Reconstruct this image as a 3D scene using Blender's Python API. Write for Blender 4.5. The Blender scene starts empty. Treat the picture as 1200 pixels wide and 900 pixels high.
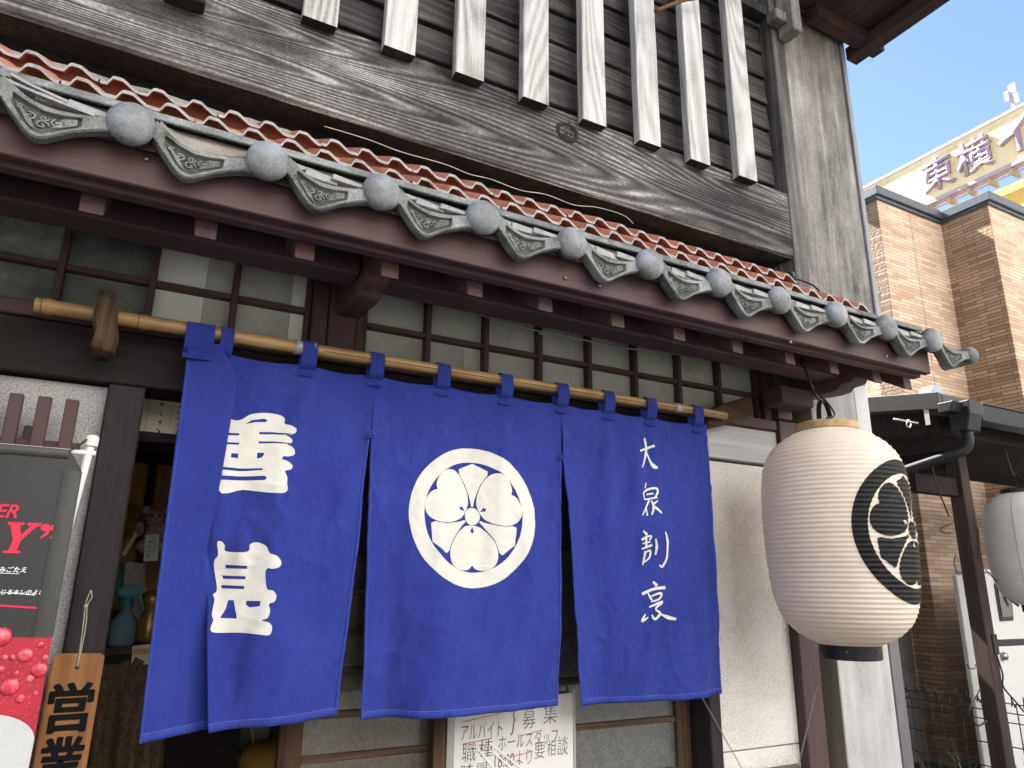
import bpy, bmesh, math, random
from mathutils import Vector, Matrix, noise
R = math.radians
random.seed(7)
scene = bpy.context.scene
C = scene.collection

# ------------------------------------------------------------------ camera
EYE = 1.6
YAW, PITCH, ROLL, FPX = R(28.0), R(15.71), R(-0.79), 834.0
_f = Vector((math.sin(YAW)*math.cos(PITCH), math.cos(YAW)*math.cos(PITCH), math.sin(PITCH)))
_r = Vector((math.cos(YAW), -math.sin(YAW), 0)); _d = _f.cross(_r)
CR = math.cos(ROLL)*_r + math.sin(ROLL)*_d
CD = _f.cross(CR)
cam = bpy.data.cameras.new('camera'); cam.sensor_width = 36; cam.lens = FPX/1200*36
cam.clip_start = 0.02; cam.clip_end = 2000
camo = bpy.data.objects.new('camera', cam); C.objects.link(camo)
Mc = Matrix((CR, -CD, -_f)).transposed().to_4x4(); Mc.translation = (0, 0, EYE)
camo.matrix_world = Mc
scene.camera = camo

def ray(u, v): return CR*(u-600) + CD*(v-450) + _f*FPX
def at(u, v, Y):                       # photograph position -> point on the plane y = Y
    r = ray(u, v); k = Y/r.y
    return Vector((r.x*k, Y, r.z*k+EYE))
def atX(u, v, X):
    r = ray(u, v); k = X/r.x
    return Vector((X, r.y*k, r.z*k+EYE))

# ------------------------------------------------------------------ sky, sun, exposure
SUN_EL, SUN_AZ = R(50), R(-8)          # azimuth from +Y towards +X: behind the shop
world = bpy.data.worlds.new('World'); scene.world = world; world.use_nodes = True
wn = world.node_tree; bg = wn.nodes['Background']
sky = wn.nodes.new('ShaderNodeTexSky'); sky.sky_type = 'NISHITA'; sky.sun_disc = False
sky.sun_elevation = SUN_EL; sky.sun_rotation = SUN_AZ
sky.air_density = .6; sky.dust_density = .3; sky.ozone_density = 1.0; sky.altitude = 20
wn.links.new(sky.outputs[0], bg.inputs[0]); bg.inputs[1].default_value = 0.05
sl = bpy.data.lights.new('sun', 'SUN'); sl.energy = 5.0; sl.angle = R(0.5); sl.color = (1, .95, .88)
slo = bpy.data.objects.new('sun', sl); C.objects.link(slo)
sdir = Vector((math.sin(SUN_AZ)*math.cos(SUN_EL), math.cos(SUN_AZ)*math.cos(SUN_EL), math.sin(SUN_EL)))
slo.rotation_euler = sdir.to_track_quat('Z', 'Y').to_euler(); slo.location = sdir*60
scene.view_settings.view_transform = 'Standard'; scene.view_settings.look = 'None'
scene.view_settings.gamma = 1; scene.view_settings.exposure = 3.18
scene.render.engine = 'CYCLES'
try:
    scene.cycles.use_denoising = True
    scene.cycles.max_bounces = 10; scene.cycles.diffuse_bounces = 5
except Exception: pass

# ------------------------------------------------------------------ node materials
def new_mat(name, col=(.5, .5, .5), rough=.7, spec=.35, metal=0.0):
    m = bpy.data.materials.new(name); m.use_nodes = True
    nt = m.node_tree; b = nt.nodes['Principled BSDF']
    b.inputs['Base Color'].default_value = (*col, 1); b.inputs['Roughness'].default_value = rough
    b.inputs['Specular IOR Level'].default_value = spec; b.inputs['Metallic'].default_value = metal
    return m, nt, b
def nd(nt, typ, **kw):
    n = nt.nodes.new(typ)
    for k, v in kw.items():
        if k in n.inputs and not hasattr(type(n), k): n.inputs[k].default_value = v
        else:
            try: setattr(n, k, v)
            except Exception: n.inputs[k].default_value = v
    return n
def lk(nt, a, b): nt.links.new(a, b)
def coords(nt, scale=(1, 1, 1), rnd=True):
    tc = nd(nt, 'ShaderNodeTexCoord'); src = tc.outputs['Object']
    if rnd:
        oi = nd(nt, 'ShaderNodeObjectInfo')
        mu = nd(nt, 'ShaderNodeVectorMath', operation='SCALE'); mu.inputs[0].default_value = (13.1, 7.7, 5.3)
        lk(nt, oi.outputs['Random'], mu.inputs['Scale'])
        ad = nd(nt, 'ShaderNodeVectorMath', operation='ADD')
        lk(nt, src, ad.inputs[0]); lk(nt, mu.outputs[0], ad.inputs[1]); src = ad.outputs[0]
    mp = nd(nt, 'ShaderNodeMapping'); mp.inputs['Scale'].default_value = scale
    lk(nt, src, mp.inputs[0]); return mp.outputs[0]
def noise_n(nt, vec, scale, detail=4, rough=.6, dist=0):
    n = nd(nt, 'ShaderNodeTexNoise'); n.inputs['Scale'].default_value = scale; n.inputs['Detail'].default_value = detail
    n.inputs['Roughness'].default_value = rough; n.inputs['Distortion'].default_value = dist
    lk(nt, vec, n.inputs['Vector']); return n.outputs['Fac']
def ramp(nt, fac, stops):
    r = nd(nt, 'ShaderNodeValToRGB'); e = r.color_ramp.elements
    e[0].position, e[0].color = stops[0][0], (*stops[0][1], 1)
    e[1].position, e[1].color = stops[-1][0], (*stops[-1][1], 1)
    for p, c in stops[1:-1]:
        x = e.new(p); x.color = (*c, 1)
    lk(nt, fac, r.inputs[0]); return r.outputs[0]
def math_n(nt, op, a, b):
    m = nd(nt, 'ShaderNodeMath', operation=op)
    for i, x in enumerate((a, b)):
        if isinstance(x, (int, float)): m.inputs[i].default_value = x
        else: lk(nt, x, m.inputs[i])
    return m.outputs[0]
def mixc(nt, fac, a, b, mode='MIX'):
    m = nd(nt, 'ShaderNodeMix', data_type='RGBA', blend_type=mode)
    for k, x in ((0, fac), (6, a), (7, b)):
        if isinstance(x, (int, float)): m.inputs[k].default_value = x
        elif isinstance(x, tuple): m.inputs[k].default_value = (*x, 1)
        else: lk(nt, x, m.inputs[k])
    return m.outputs[2]
def bump(nt, b, h, strength=.3, dist=.01):
    n = nd(nt, 'ShaderNodeBump'); n.inputs['Strength'].default_value = strength; n.inputs['Distance'].default_value = dist
    lk(nt, h, n.inputs['Height']); lk(nt, n.outputs[0], b.inputs['Normal'])

def mottled(name, cols, scale=6, rough=.7, detail=6, bs=.25, bd=.004, spec=.3, fine=60, metal=0.0, lo=.3, hi=.7, fw=.3):
    m, nt, b = new_mat(name, cols[0], rough, spec, metal)
    v = coords(nt); a = noise_n(nt, v, scale, detail, .65); f = noise_n(nt, v, fine, 3, .6)
    mixed = math_n(nt, 'ADD', math_n(nt, 'MULTIPLY', a, 1-fw), math_n(nt, 'MULTIPLY', f, fw))
    n = len(cols); st = [(lo+(hi-lo)*i/(n-1), c) for i, c in enumerate(cols)]
    lk(nt, ramp(nt, mixed, st), b.inputs['Base Color'])
    bump(nt, b, math_n(nt, 'ADD', a, f), bs, bd)
    return m
def wood(name, cols, axis='X', rough=.8, fib=1.0, ring=.35, bs=.5, bd=.004, spec=.25, patch=.5, lo=.3, hi=.72, ringscale=1.0, rf=95, speck=0.0):
    m, nt, b = new_mat(name, cols[0], rough, spec)
    ax = 'XYZ'.index(axis)
    def sc(al, ac):
        s = [ac]*3; s[ax] = al; return tuple(s)
    v1 = coords(nt, sc(2.2, 95*fib)); n1 = noise_n(nt, v1, 1, 5, .65)
    v2 = coords(nt, sc(.8, 14)); n2 = noise_n(nt, v2, 1, 5, .6, .8)
    v3 = coords(nt, sc(.38, 5.0*ringscale)); n3 = noise_n(nt, v3, 1, 1.2, .4, .3)
    rg = math_n(nt, 'SINE', math_n(nt, 'MULTIPLY', n3, rf), 0); rg = math_n(nt, 'MULTIPLY', math_n(nt, 'ADD', rg, 1), .5)
    v4 = coords(nt, sc(1.2, 3.5)); n4 = noise_n(nt, v4, 1, 4, .6)
    s = math_n(nt, 'ADD', math_n(nt, 'MULTIPLY', n1, .5-.2*ring), math_n(nt, 'MULTIPLY', n2, .5-.2*ring))
    s = math_n(nt, 'ADD', s, math_n(nt, 'MULTIPLY', rg, .4*ring))
    s = math_n(nt, 'ADD', s, math_n(nt, 'MULTIPLY', math_n(nt, 'SUBTRACT', n4, .5), patch))
    if speck:
        n5 = noise_n(nt, coords(nt, sc(90, 170)), 1, 4, .7); s = math_n(nt, 'ADD', s, math_n(nt, 'MULTIPLY', math_n(nt, 'SUBTRACT', n5, .5), speck))
        n6 = noise_n(nt, coords(nt, sc(5, 9)), 1, 5, .7); s = math_n(nt, 'ADD', s, math_n(nt, 'MULTIPLY', math_n(nt, 'SUBTRACT', n6, .5), speck))
    k = len(cols); st = [(lo+(hi-lo)*i/(k-1), c) for i, c in enumerate(cols)]
    lk(nt, ramp(nt, s, st), b.inputs['Base Color'])
    h = math_n(nt, 'ADD', n1, math_n(nt, 'MULTIPLY', rg, .35*ring+.05))
    bump(nt, b, h, bs, bd)
    return m
def plain(name, col, rough=.6, spec=.35, metal=0.0, var=.15, scale=20, bs=.1):
    c2 = tuple(min(1, c*(1+var)) for c in col); c1 = tuple(c*(1-var) for c in col)
    return mottled(name, [c1, col, c2], scale, rough, 4, bs, .002, spec, scale*6, metal)

M = {}
M['beam'] = wood('weathered dark beam', [(.016, .015, .015), (.06, .057, .055), (.13, .126, .122), (.38, .37, .36)], 'X', ring=.55, patch=.75, lo=.3, hi=.76, bs=.8, ringscale=1.0, rf=210, speck=.4)
M['siding'] = wood('charred siding', [(.016, .015, .015), (.042, .039, .038), (.085, .08, .077), (.2, .19, .18)], 'X', ring=.3, patch=.5, lo=.3, hi=.8, bs=.7, rf=160, speck=.35)
M['slat'] = wood('bleached slat', [(.11, .105, .1), (.3, .292, .28), (.44, .432, .42), (.54, .533, .52)], 'Z', ring=.45, patch=.3, lo=.2, hi=.64, bs=.9, rf=150, speck=.3, fib=1.5)
M['blackwood'] = wood('black stained timber and shade', [(.008, .008, .008), (.02, .019, .019), (.05, .048, .046)], 'Z', ring=.2, bs=.5)
M['dark_v'] = wood('dark corner board', [(.025, .023, .022), (.07, .066, .063), (.13, .125, .12), (.3, .29, .28)], 'Z', ring=.3, patch=.5, lo=.25, hi=.8, bs=.6, speck=.4, rf=150)
M['post_grey'] = wood('grey weathered wide post', [(.06, .055, .05), (.14, .132, .122), (.23, .22, .205), (.36, .35, .33)], 'Z', ring=.1, patch=.9, lo=.22, hi=.78, bs=.5, fib=.5, speck=.6)
M['column'] = wood('pale lower column', [(.2, .195, .18), (.33, .33, .32), (.41, .41, .41), (.48, .48, .47)], 'Z', ring=.0, patch=.3, lo=.15, hi=.75, bs=.3, fib=.25, speck=.6)
M['column_side'] = wood('olive lower column side', [(.16, .14, .1), (.24, .22, .17), (.3, .28, .22)], 'Z', ring=.0, patch=.35, bs=.3, fib=.25, speck=.6)
M['maroon'] = wood('maroon painted timber', [(.03, .014, .014), (.058, .03, .031), (.07, .038, .039), (.105, .066, .066)], 'X', ring=.12, patch=.25, lo=.2, hi=.85, rough=.62, bs=.25, spec=.4)
M['maroon_v'] = wood('maroon painted post', [(.03, .014, .014), (.055, .03, .031), (.068, .038, .039), (.1, .062, .062)], 'Z', ring=.12, patch=.25, lo=.2, hi=.85, rough=.62, bs=.25, spec=.4)
M['maroon_y'] = wood('maroon painted rafter', [(.04, .02, .02), (.075, .04, .04), (.09, .052, .05), (.14, .09, .082)], 'Y', ring=.12, patch=.3, lo=.2, hi=.85, rough=.62, bs=.25, spec=.4)
M['lintel'] = wood('dark brown lintel', [(.01, .008, .008), (.017, .014, .0135), (.022, .0185, .018), (.035, .03, .029)], 'X', ring=.1, patch=.2, rough=.75, bs=.2, spec=.15)
M['doorpost'] = wood('dark brown post', [(.013, .0105, .011), (.024, .02, .0205), (.03, .0255, .026), (.048, .042, .042)], 'Z', ring=.1, patch=.2, rough=.7, bs=.25, spec=.2)
M['tile'] = mottled('grey roof tile', [(.07, .072, .066), (.16, .168, .16), (.24, .255, .25), (.36, .38, .37)], 10, .8, 10, .6, .005, .2, 190, lo=.36, hi=.66)
M['tile_rec'] = mottled('dark recess of tile', [(.03, .033, .028), (.065, .07, .06), (.11, .115, .1)], 30, .8, 6, .5, .003, .2, 120)  # darker tone for the sunken panel faces
M['tile_dome'] = mottled('grey tile dome', [(.1, .098, .085), (.18, .19, .19), (.24, .265, .29), (.33, .335, .31)], 14, .55, 10, .4, .003, .35, 190, lo=.36, hi=.66)
M['tile_edge'] = mottled('pale tile edge', [(.17, .17, .16), (.3, .3, .295), (.4, .4, .395)], 25, .7, 6, .3, .002, .3, 140)
M['redtile'] = mottled('red clay tile', [(.17, .06, .036), (.34, .13, .08), (.44, .19, .125), (.46, .26, .19)], 11, .75, 8, .35, .003, .25, 90, lo=.25, hi=.75)
M['mortar'] = mottled('mortar fill', [(.13, .11, .09), (.26, .235, .2), (.38, .35, .31)], 12, .9, 8, .6, .006, .1, 90)
M['stucco_w'] = mottled('white stucco', [(.38, .355, .325), (.62, .595, .56), (.76, .74, .71)], 2.2, .85, 8, .5, .003, .2, 230, lo=.33, hi=.62, fw=.55)
M['stucco_g'] = mottled('grey pebble stucco', [(.16, .155, .15), (.34, .335, .33), (.5, .49, .48)], 4, .9, 8, .8, .004, .2, 200, lo=.36, hi=.64, fw=.6)
M['whitewood'] = wood('pale board', [(.34, .34, .34), (.46, .46, .46), (.56, .56, .56)], 'X', ring=.4, bs=.4)
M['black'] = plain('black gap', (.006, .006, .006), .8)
M['bracket_r'] = wood('worn bracket wood', [(.045, .024, .021), (.085, .047, .04), (.14, .085, .07)], 'Y', ring=.2, bs=.4)
M['balc'] = wood('dark balcony wood', [(.02, .011, .009), (.045, .026, .022), (.08, .05, .042)], 'Y', ring=.2, bs=.4)
M['hook'] = wood('carved hook wood', [(.022, .013, .008), (.055, .032, .018), (.095, .058, .033), (.15, .1, .065)], 'Z', ring=.3, bs=.6, bd=.006)
M['hook2'] = wood('hook arm wood', [(.025, .015, .009), (.055, .034, .02), (.09, .06, .037)], 'X', ring=.3, bs=.5)
M['doorwood'] = wood('brown door wood', [(.02, .011, .007), (.055, .032, .02), (.09, .055, .036), (.16, .11, .075)], 'Z', ring=.25, bs=.4)
M['doorwood_x'] = wood('brown door rail', [(.03, .018, .012), (.08, .05, .034), (.13, .085, .058), (.2, .14, .1)], 'X', ring=.25, bs=.4)
M['sheen'] = plain('metal grey', (.3, .3, .3), .35, .5, .9)
M['darkmetal'] = plain('dark metal', (.008, .0085, .01), .5, .3, 0, .2)
M['blackplastic'] = plain('black plastic', (.012, .012, .013), .45)
M['whitepipe'] = plain('white pipe', (.72, .72, .7), .35, .5, 0, .04)
M['cable_w'] = plain('grey white cable', (.4, .4, .38), .5)
M['rust'] = plain('rusty rod', (.13, .06, .03), .8, .2, 0, .4)
M['cord'] = plain('string', (.3, .27, .22), .9, .1)
M['chain'] = plain('chain steel', (.3, .27, .23), .4, .5, .7)

# ------------------------------------------------------------------ mesh helpers
class MB:
    def __init__(s): s.v = []; s.f = []; s.m = []
    def add(s, vs, fs, mi=0):
        o = len(s.v); s.v += [tuple(p) for p in vs]; s.f += [tuple(i+o for i in f) for f in fs]; s.m += [mi]*len(fs); return s
    def box(s, x0, x1, y0, y1, z0, z1, mi=0):
        return s.add([(x0,y0,z0),(x1,y0,z0),(x1,y1,z0),(x0,y1,z0),(x0,y0,z1),(x1,y0,z1),(x1,y1,z1),(x0,y1,z1)],
                     [(0,3,2,1),(4,5,6,7),(0,1,5,4),(1,2,6,5),(2,3,7,6),(3,0,4,7)], mi)
    def hexa(s, p, mi=0): return s.add(p, [(0,3,2,1),(4,5,6,7),(0,1,5,4),(1,2,6,5),(2,3,7,6),(3,0,4,7)], mi)
    def prism(s, poly, a, b, axis='Y', mi=0):
        n = len(poly)
        def P(q, t):
            if axis == 'Y': return (q[0], t, q[1])
            if axis == 'X': return (t, q[0], q[1])
            return (q[0], q[1], t)
        vs = [P(q, a) for q in poly]+[P(q, b) for q in poly]
        fs = [tuple(range(n)), tuple(range(2*n-1, n-1, -1))]+[(i, n+i, n+(i+1) % n, (i+1) % n) for i in range(n)]
        return s.add(vs, fs, mi)
    def tube(s, pts, r, seg=8, mi=0, cap=True):
        pts = [Vector(p) for p in pts]; n = len(pts); vs = []; fs = []
        rs = r if isinstance(r, (list, tuple)) else [r]*n
        ref = Vector((0, 0, 1)); prev = None
        for i, p in enumerate(pts):
            t = (pts[min(i+1, n-1)]-pts[max(i-1, 0)]).normalized()
            if prev is None:
                a = t.cross(ref)
                if a.length < .05: a = t.cross(Vector((1, 0, 0)))
            else: a = prev - t*prev.dot(t)
            a.normalize(); prev = a; b = t.cross(a)
            for k in range(seg):
                an = 2*math.pi*k/seg
                vs.append(p+(a*math.cos(an)+b*math.sin(an))*rs[i])
        for i in range(n-1):
            for k in range(seg):
                k2 = (k+1) % seg
                fs.append((i*seg+k, i*seg+k2, (i+1)*seg+k2, (i+1)*seg+k))
        if cap:
            fs.append(tuple(range(seg-1, -1, -1))); fs.append(tuple((n-1)*seg+k for k in range(seg)))
        return s.add(vs, fs, mi)
    def lathe(s, prof, c=(0, 0, 0), seg=32, axis='Z', mi=0, cap=True):
        vs = []; fs = []; n = len(prof)
        for (r, h) in prof:
            for k in range(seg):
                a = 2*math.pi*k/seg; x, y = r*math.cos(a), r*math.sin(a)
                p = (x, y, h) if axis == 'Z' else (x, h, y) if axis == 'Y' else (h, x, y)
                vs.append((p[0]+c[0], p[1]+c[1], p[2]+c[2]))
        for i in range(n-1):
            for k in range(seg):
                k2 = (k+1) % seg; fs.append((i*seg+k, i*seg+k2, (i+1)*seg+k2, (i+1)*seg+k))
        if cap:
            fs.append(tuple(range(seg-1, -1, -1))); fs.append(tuple((n-1)*seg+k for k in range(seg)))
        return s.add(vs, fs, mi)
    def grid(s, rows, mi=0):
        n = len(rows[0]); vs = [p for r in rows for p in r]
        fs = [(j*n+i, j*n+i+1, (j+1)*n+i+1, (j+1)*n+i) for j in range(len(rows)-1) for i in range(n-1)]
        return s.add(vs, fs, mi)
    def mesh(s, name, mats, smooth=False, bev=0, segs=1, recalc=True):
        me = bpy.data.meshes.new(name); me.from_pydata(s.v, [], s.f)
        for m in (mats if isinstance(mats, (list, tuple)) else [mats]): me.materials.append(m)
        for p, i in zip(me.polygons, s.m): p.material_index = i
        if bev or recalc:
            bm = bmesh.new(); bm.from_mesh(me)
            if recalc: bmesh.ops.recalc_face_normals(bm, faces=bm.faces)
            if bev:
                ed = [e for e in bm.edges if len(e.link_faces) == 2 and e.calc_face_angle(0) > .5]
                bmesh.ops.bevel(bm, geom=ed, offset=bev, segments=segs, affect='EDGES', clamp_overlap=True)
            bm.to_mesh(me); bm.free()
        if smooth:
            me.shade_smooth() if smooth is True else me.shade_smooth()
            if smooth is not True:
                try: me.set_sharp_from_angle(angle=R(smooth))
                except Exception: pass
        return me
    def build(s, name, mats, parent=None, **kw):
        return link(name, s.mesh(name, mats, **kw), parent)
def wloc(o):
    p = Vector(o.location)
    while o.parent is not None:
        o = o.parent
        break
    return p
def link(name, me, parent=None, loc=(0, 0, 0), rot=None):
    o = bpy.data.objects.new(name, me); C.objects.link(o)
    M4 = Matrix.Translation(Vector(loc))
    if rot is not None: M4 = M4 @ rot.to_4x4()
    o['wm'] = 0; del o['wm']
    if parent is not None:
        o.parent = parent; o.matrix_parent_inverse = WM[parent.name].inverted()
    o.matrix_basis = M4; WM[o.name] = M4
    return o
WM = {}
def thing(name, label, cat, loc=(0, 0, 0), group=None):
    o = bpy.data.objects.new(name, None); C.objects.link(o); o.empty_display_size = .1
    o.location = loc; WM[o.name] = Matrix.Translation(Vector(loc))
    return tag(o, label, cat, group)
def tag(o, label=None, cat=None, group=None, kind=None):
    if label: o['label'] = label
    if cat: o['category'] = cat
    if group: o['group'] = group
    if kind: o['kind'] = kind
    return o
def box(name, b, mat, parent=None, bev=.003, segs=1):
    return MB().box(*b).build(name, mat, parent, bev=bev, segs=segs)
def lerp(a, b, t): return a+(b-a)*t
def pl(xs, ys, x):                      # piecewise linear
    if x <= xs[0]: return ys[0]
    for i in range(len(xs)-1):
        if x <= xs[i+1]: return lerp(ys[i], ys[i+1], (x-xs[i])/(xs[i+1]-xs[i]))
    return ys[-1]
def nz(x, y=0, z=0): return noise.noise(Vector((x, y, z)))
def smooth_path(pts, n=6):              # Catmull-Rom
    out = []; P = [Vector(p) for p in pts]
    for i in range(len(P)-1):
        p0 = P[max(i-1, 0)]; p1 = P[i]; p2 = P[i+1]; p3 = P[min(i+2, len(P)-1)]
        for k in range(n):
            t = k/n
            out.append(.5*((2*p1)+(p2-p0)*t+(2*p0-5*p1+4*p2-p3)*t*t+(3*p1-p0-3*p2+p3)*t**3))
    out.append(P[-1]); return out

# flat print: outlines (with holes) or lettering, cut finely and laid on a surface
def fill_mesh(loops):
    cu = bpy.data.curves.new('outline', 'CURVE'); cu.dimensions = '2D'; cu.fill_mode = 'BOTH'
    for L in loops:
        sp = cu.splines.new('POLY'); sp.points.add(len(L)-1); sp.use_cyclic_u = True
        for p, q in zip(sp.points, L): p.co = (q[0], q[1], 0, 1)
    return curve_mesh(cu)
def curve_mesh(cu):
    o = bpy.data.objects.new('outline', cu); C.objects.link(o); bpy.context.view_layer.update()
    me = bpy.data.meshes.new_from_object(o.evaluated_get(bpy.context.evaluated_depsgraph_get()))
    bpy.data.objects.remove(o); bpy.data.curves.remove(cu); return me
def text_mesh(body, size=1, offset=0, shear=0, align='LEFT', spacing=1.0, vert=False, line=1.0, sx=1.0):
    cu = bpy.data.curves.new('lettering', 'FONT'); cu.body = '\n'.join(body) if vert else body; cu.size = size
    cu.offset = offset; cu.shear = shear; cu.align_x = align; cu.space_character = spacing; cu.space_line = line
    cu.resolution_u = 4
    return curve_mesh(cu)
def decal(name, mes, fn, mat, parent, cx=0, cy=0):
    """flat meshes in 2-D -> cut on a grid -> fn(x, y, layer) gives the surface point"""
    bm = bmesh.new(); vs = []; fs = []
    for li, me in enumerate(mes):
        b = bmesh.new(); b.from_mesh(me)
        bmesh.ops.remove_doubles(b, verts=b.verts, dist=1e-6)
        if b.verts:
            for ax, c in ((0, cx), (1, cy)):
                if not c: continue
                lo = min(v.co[ax] for v in b.verts); hi = max(v.co[ax] for v in b.verts)
                k = math.ceil(lo/c)
                while k*c < hi:
                    co = [0, 0, 0]; co[ax] = k*c; no = [0, 0, 0]; no[ax] = 1
                    bmesh.ops.bisect_plane(b, geom=b.verts[:]+b.edges[:]+b.faces[:], plane_co=co, plane_no=no, dist=1e-7)
                    k += 1
        o = len(vs); b.verts.index_update()
        vs += [tuple(fn(v.co.x, v.co.y, li)) for v in b.verts]
        fs += [tuple(v.index+o for v in f.verts) for f in b.faces]
        b.free()
    m = bpy.data.meshes.new(name); m.from_pydata(vs, [], fs); m.materials.append(mat); m.shade_smooth()
    return link(name, m, parent)
def stroke(pts, ws, n=5):               # brush stroke outline with varying width
    P = smooth_path([(p[0], p[1], 0) for p in pts], n); m = len(P); L = []; Rr = []
    for i, p in enumerate(P):
        t = (P[min(i+1, m-1)]-P[max(i-1, 0)]); t.normalize(); a = Vector((-t.y, t.x, 0))
        w = pl([k/(len(ws)-1) for k in range(len(ws))], ws, i/(m-1))/2
        L.append((p.x+a.x*w, p.y+a.y*w)); Rr.append((p.x-a.x*w, p.y-a.y*w))
    k = len(L)+len(Rr)
    me = bpy.data.meshes.new('stroke'); v = [(x, y, 0) for x, y in L+Rr]
    me.from_pydata(v, [], [(i, i+1, m+i+1, m+i) for i in range(m-1)]); return me

# ================================================================== SETTING
gm = mottled('worn asphalt', [(.05, .05, .049), (.075, .074, .072), (.11, .108, .103)], 3, .9, 8, .5, .006, .2, 160)
g = MB().add([(-300, -300, 0), (300, -300, 0), (300, 300, 0), (-300, 300, 0)], [(0, 1, 2, 3)]).build('ground', gm); tag(g, kind='structure')

# ================================================================== RESTAURANT BUILDING
E_ = EYE
shop = thing('restaurant_building', 'old timber restaurant front with maroon eave, grey tiles and weathered boarded upper storey', 'building', (1.2, 2.2, 0))
YW = 2.0            # plane of the lower posts
YU = 1.90           # plane of the upper beam
# --- masses that close the building (upper storey body, side wall, roof slab)
box('rear_wall', (-4.0, 2.88, 2.7, 9.0, 3.3, 5.7), M['stucco_g'], shop, 0)
box('side_wall', (2.76, 2.875, 2.14, 9.0, 0, 3.29), M['stucco_w'], shop, 0)
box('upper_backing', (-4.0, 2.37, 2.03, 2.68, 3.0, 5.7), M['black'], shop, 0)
# --- horizontal siding boards of the upper wall
z = E_+1.60; i = 0
while z < E_+3.95:
    x0 = -4.0; first = True
    for x1 in ([-1.1+.37*((i*7) % 5)*.4, 2.372] if i % 3 else [2.372]):
        y = 1.972+.004*nz(i*3.3, x1)
        hb = .1335+.003*nz(i*1.7)
        bm = MB(); n = 14; rows = []
        for k in range(n+1):
            x = lerp(x0, x1-.003, k/n); w = .0025*nz(x*3, i*5.1)
            rows.append([(x, y+.012, z+hb+w), (x, y-.006, z+hb+w-.002), (x, y-.018, z+.004+w), (x, y-.015, z+w*1.6), (x, y+.02, z+w*1.6)])
        bm.grid(rows).build('board', M['siding'], shop, smooth=40)
        x0 = x1
    z += .1435; i += 1
# --- big weathered beam under the siding
bm = MB(); rows = []; n = 90
for k in range(n+1):
    x = lerp(-4.0, 2.371, k/n)
    a = .004*nz(x*1.3, 1)+.0022*nz(x*7, 3); b = .005*nz(x*1.1, 8)+.003*nz(x*9, 2); d = .004*nz(x*.9, 4)
    zb, zt, y = E_+1.362+b, E_+1.678+a, YU+d
    rows.append([(x, 1.97, zt-.002), (x, y+.01, zt), (x, y, zt-.006), (x, y+.002*nz(x*4, 9), zb+.21), (x, y+.002*nz(x*4, 6), zb+.1), (x, y, zb+.009), (x, y+.009, zb), (x, 2.012, zb+.002)])
bm.grid([r[:7] for r in rows]); bm.grid([r[6:] for r in rows], 1)  # underside strip in black timber: shade put into its colour
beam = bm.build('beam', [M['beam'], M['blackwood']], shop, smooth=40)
c = at(665, 155, YU-.003)
ring = MB(); rows = []
for j, (rr, dy) in enumerate(((.046, .003), (.04, -.003), (.033, -.004), (.026, .004), (.014, .013), (.002, .016))):
    rows.append([(c.x+rr*1.1*math.cos(a)*(1+.18*nz(a*1.3, j)), c.y+dy+.003*nz(a*2, j*4), c.z+rr*.95*math.sin(a)*(1+.2*nz(a*1.7, j+9))) for a in [2*math.pi*q/22 for q in range(23)]])
ring.grid(rows).build('knot_hole', M['blackwood'], beam, smooth=True)
tw = MB()
for k in range(16):
    a = random.uniform(0, 6.3); p = Vector((c.x+.02*math.cos(a), c.y-.002, c.z-.004+.014*math.sin(a)))
    q = p+Vector((random.uniform(-.035, .035), random.uniform(-.03, -.008), random.uniform(-.02, .045)))
    tw.tube(smooth_path([p, (p+q)/2+Vector((random.uniform(-.01, .01), -.008, random.uniform(-.006, .01))), q], 3), .0011, 4)
tw.build('twig_nest', plain('dry twigs', (.05, .04, .03), .9), beam)
# --- bleached vertical slats
for k, (l, r) in enumerate([(.259, .348+.012), (.512, .616), (.760, .862), (1.014, 1.121), (1.263, 1.372), (1.519, 1.631), (1.768, 1.889), (2.028, 2.152)]):
    c = (l+r)/2; w = .0525; zb = E_+1.637+.006*nz(k*3.1)
    bm = MB(); rows = []
    for j in range(41):
        zz = lerp(zb, E_+4.05, j/40); dx = .0016*nz(zz*5, k); dy = .0014*nz(zz*4, k+5)
        x0, x1, y0, y1 = c-w+dx, c+w+dx, 1.855+dy, 1.893
        rows.append([(x0+.002, y1, zz), (x0, y0+.003, zz), (x0+.003, y0, zz), (x1-.003, y0, zz), (x1, y0+.003, zz), (x1-.002, y1, zz)])
    bm.grid(rows); bm.add(rows[0], [tuple(range(6))], 1)  # bottom end face black, the underside shade painted in
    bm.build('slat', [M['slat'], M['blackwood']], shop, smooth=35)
# rails the slats are nailed to
box('slat_rail', (-4.0, 2.36, 1.894, 1.953, E_+2.62, E_+2.67), M['blackwood'], shop)
box('black_slat', (-.11, -.004, 1.84, 1.893, E_+1.545, E_+4.05), M['blackwood'], shop, .004)
# --- black board below the beam, painted as the shade over the tiles
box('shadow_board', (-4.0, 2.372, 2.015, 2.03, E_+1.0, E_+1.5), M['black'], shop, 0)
# --- corner board, wide grey post, edge frame of the upper storey
box('corner_board', (2.375, 2.457, 1.895, 2.1, E_+1.065, E_+4.05), M['dark_v'], shop, .004)
box('wide_post', (2.460, 2.874, 1.902, 2.2, E_+.93, E_+4.05), M['post_grey'], shop, .004)
box('edge_frame', (2.878, 2.907, 1.892, 2.22, E_+.93, E_+4.05), plain('edge frame paint', (.2, .2, .215), .5), shop, .003)
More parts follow.
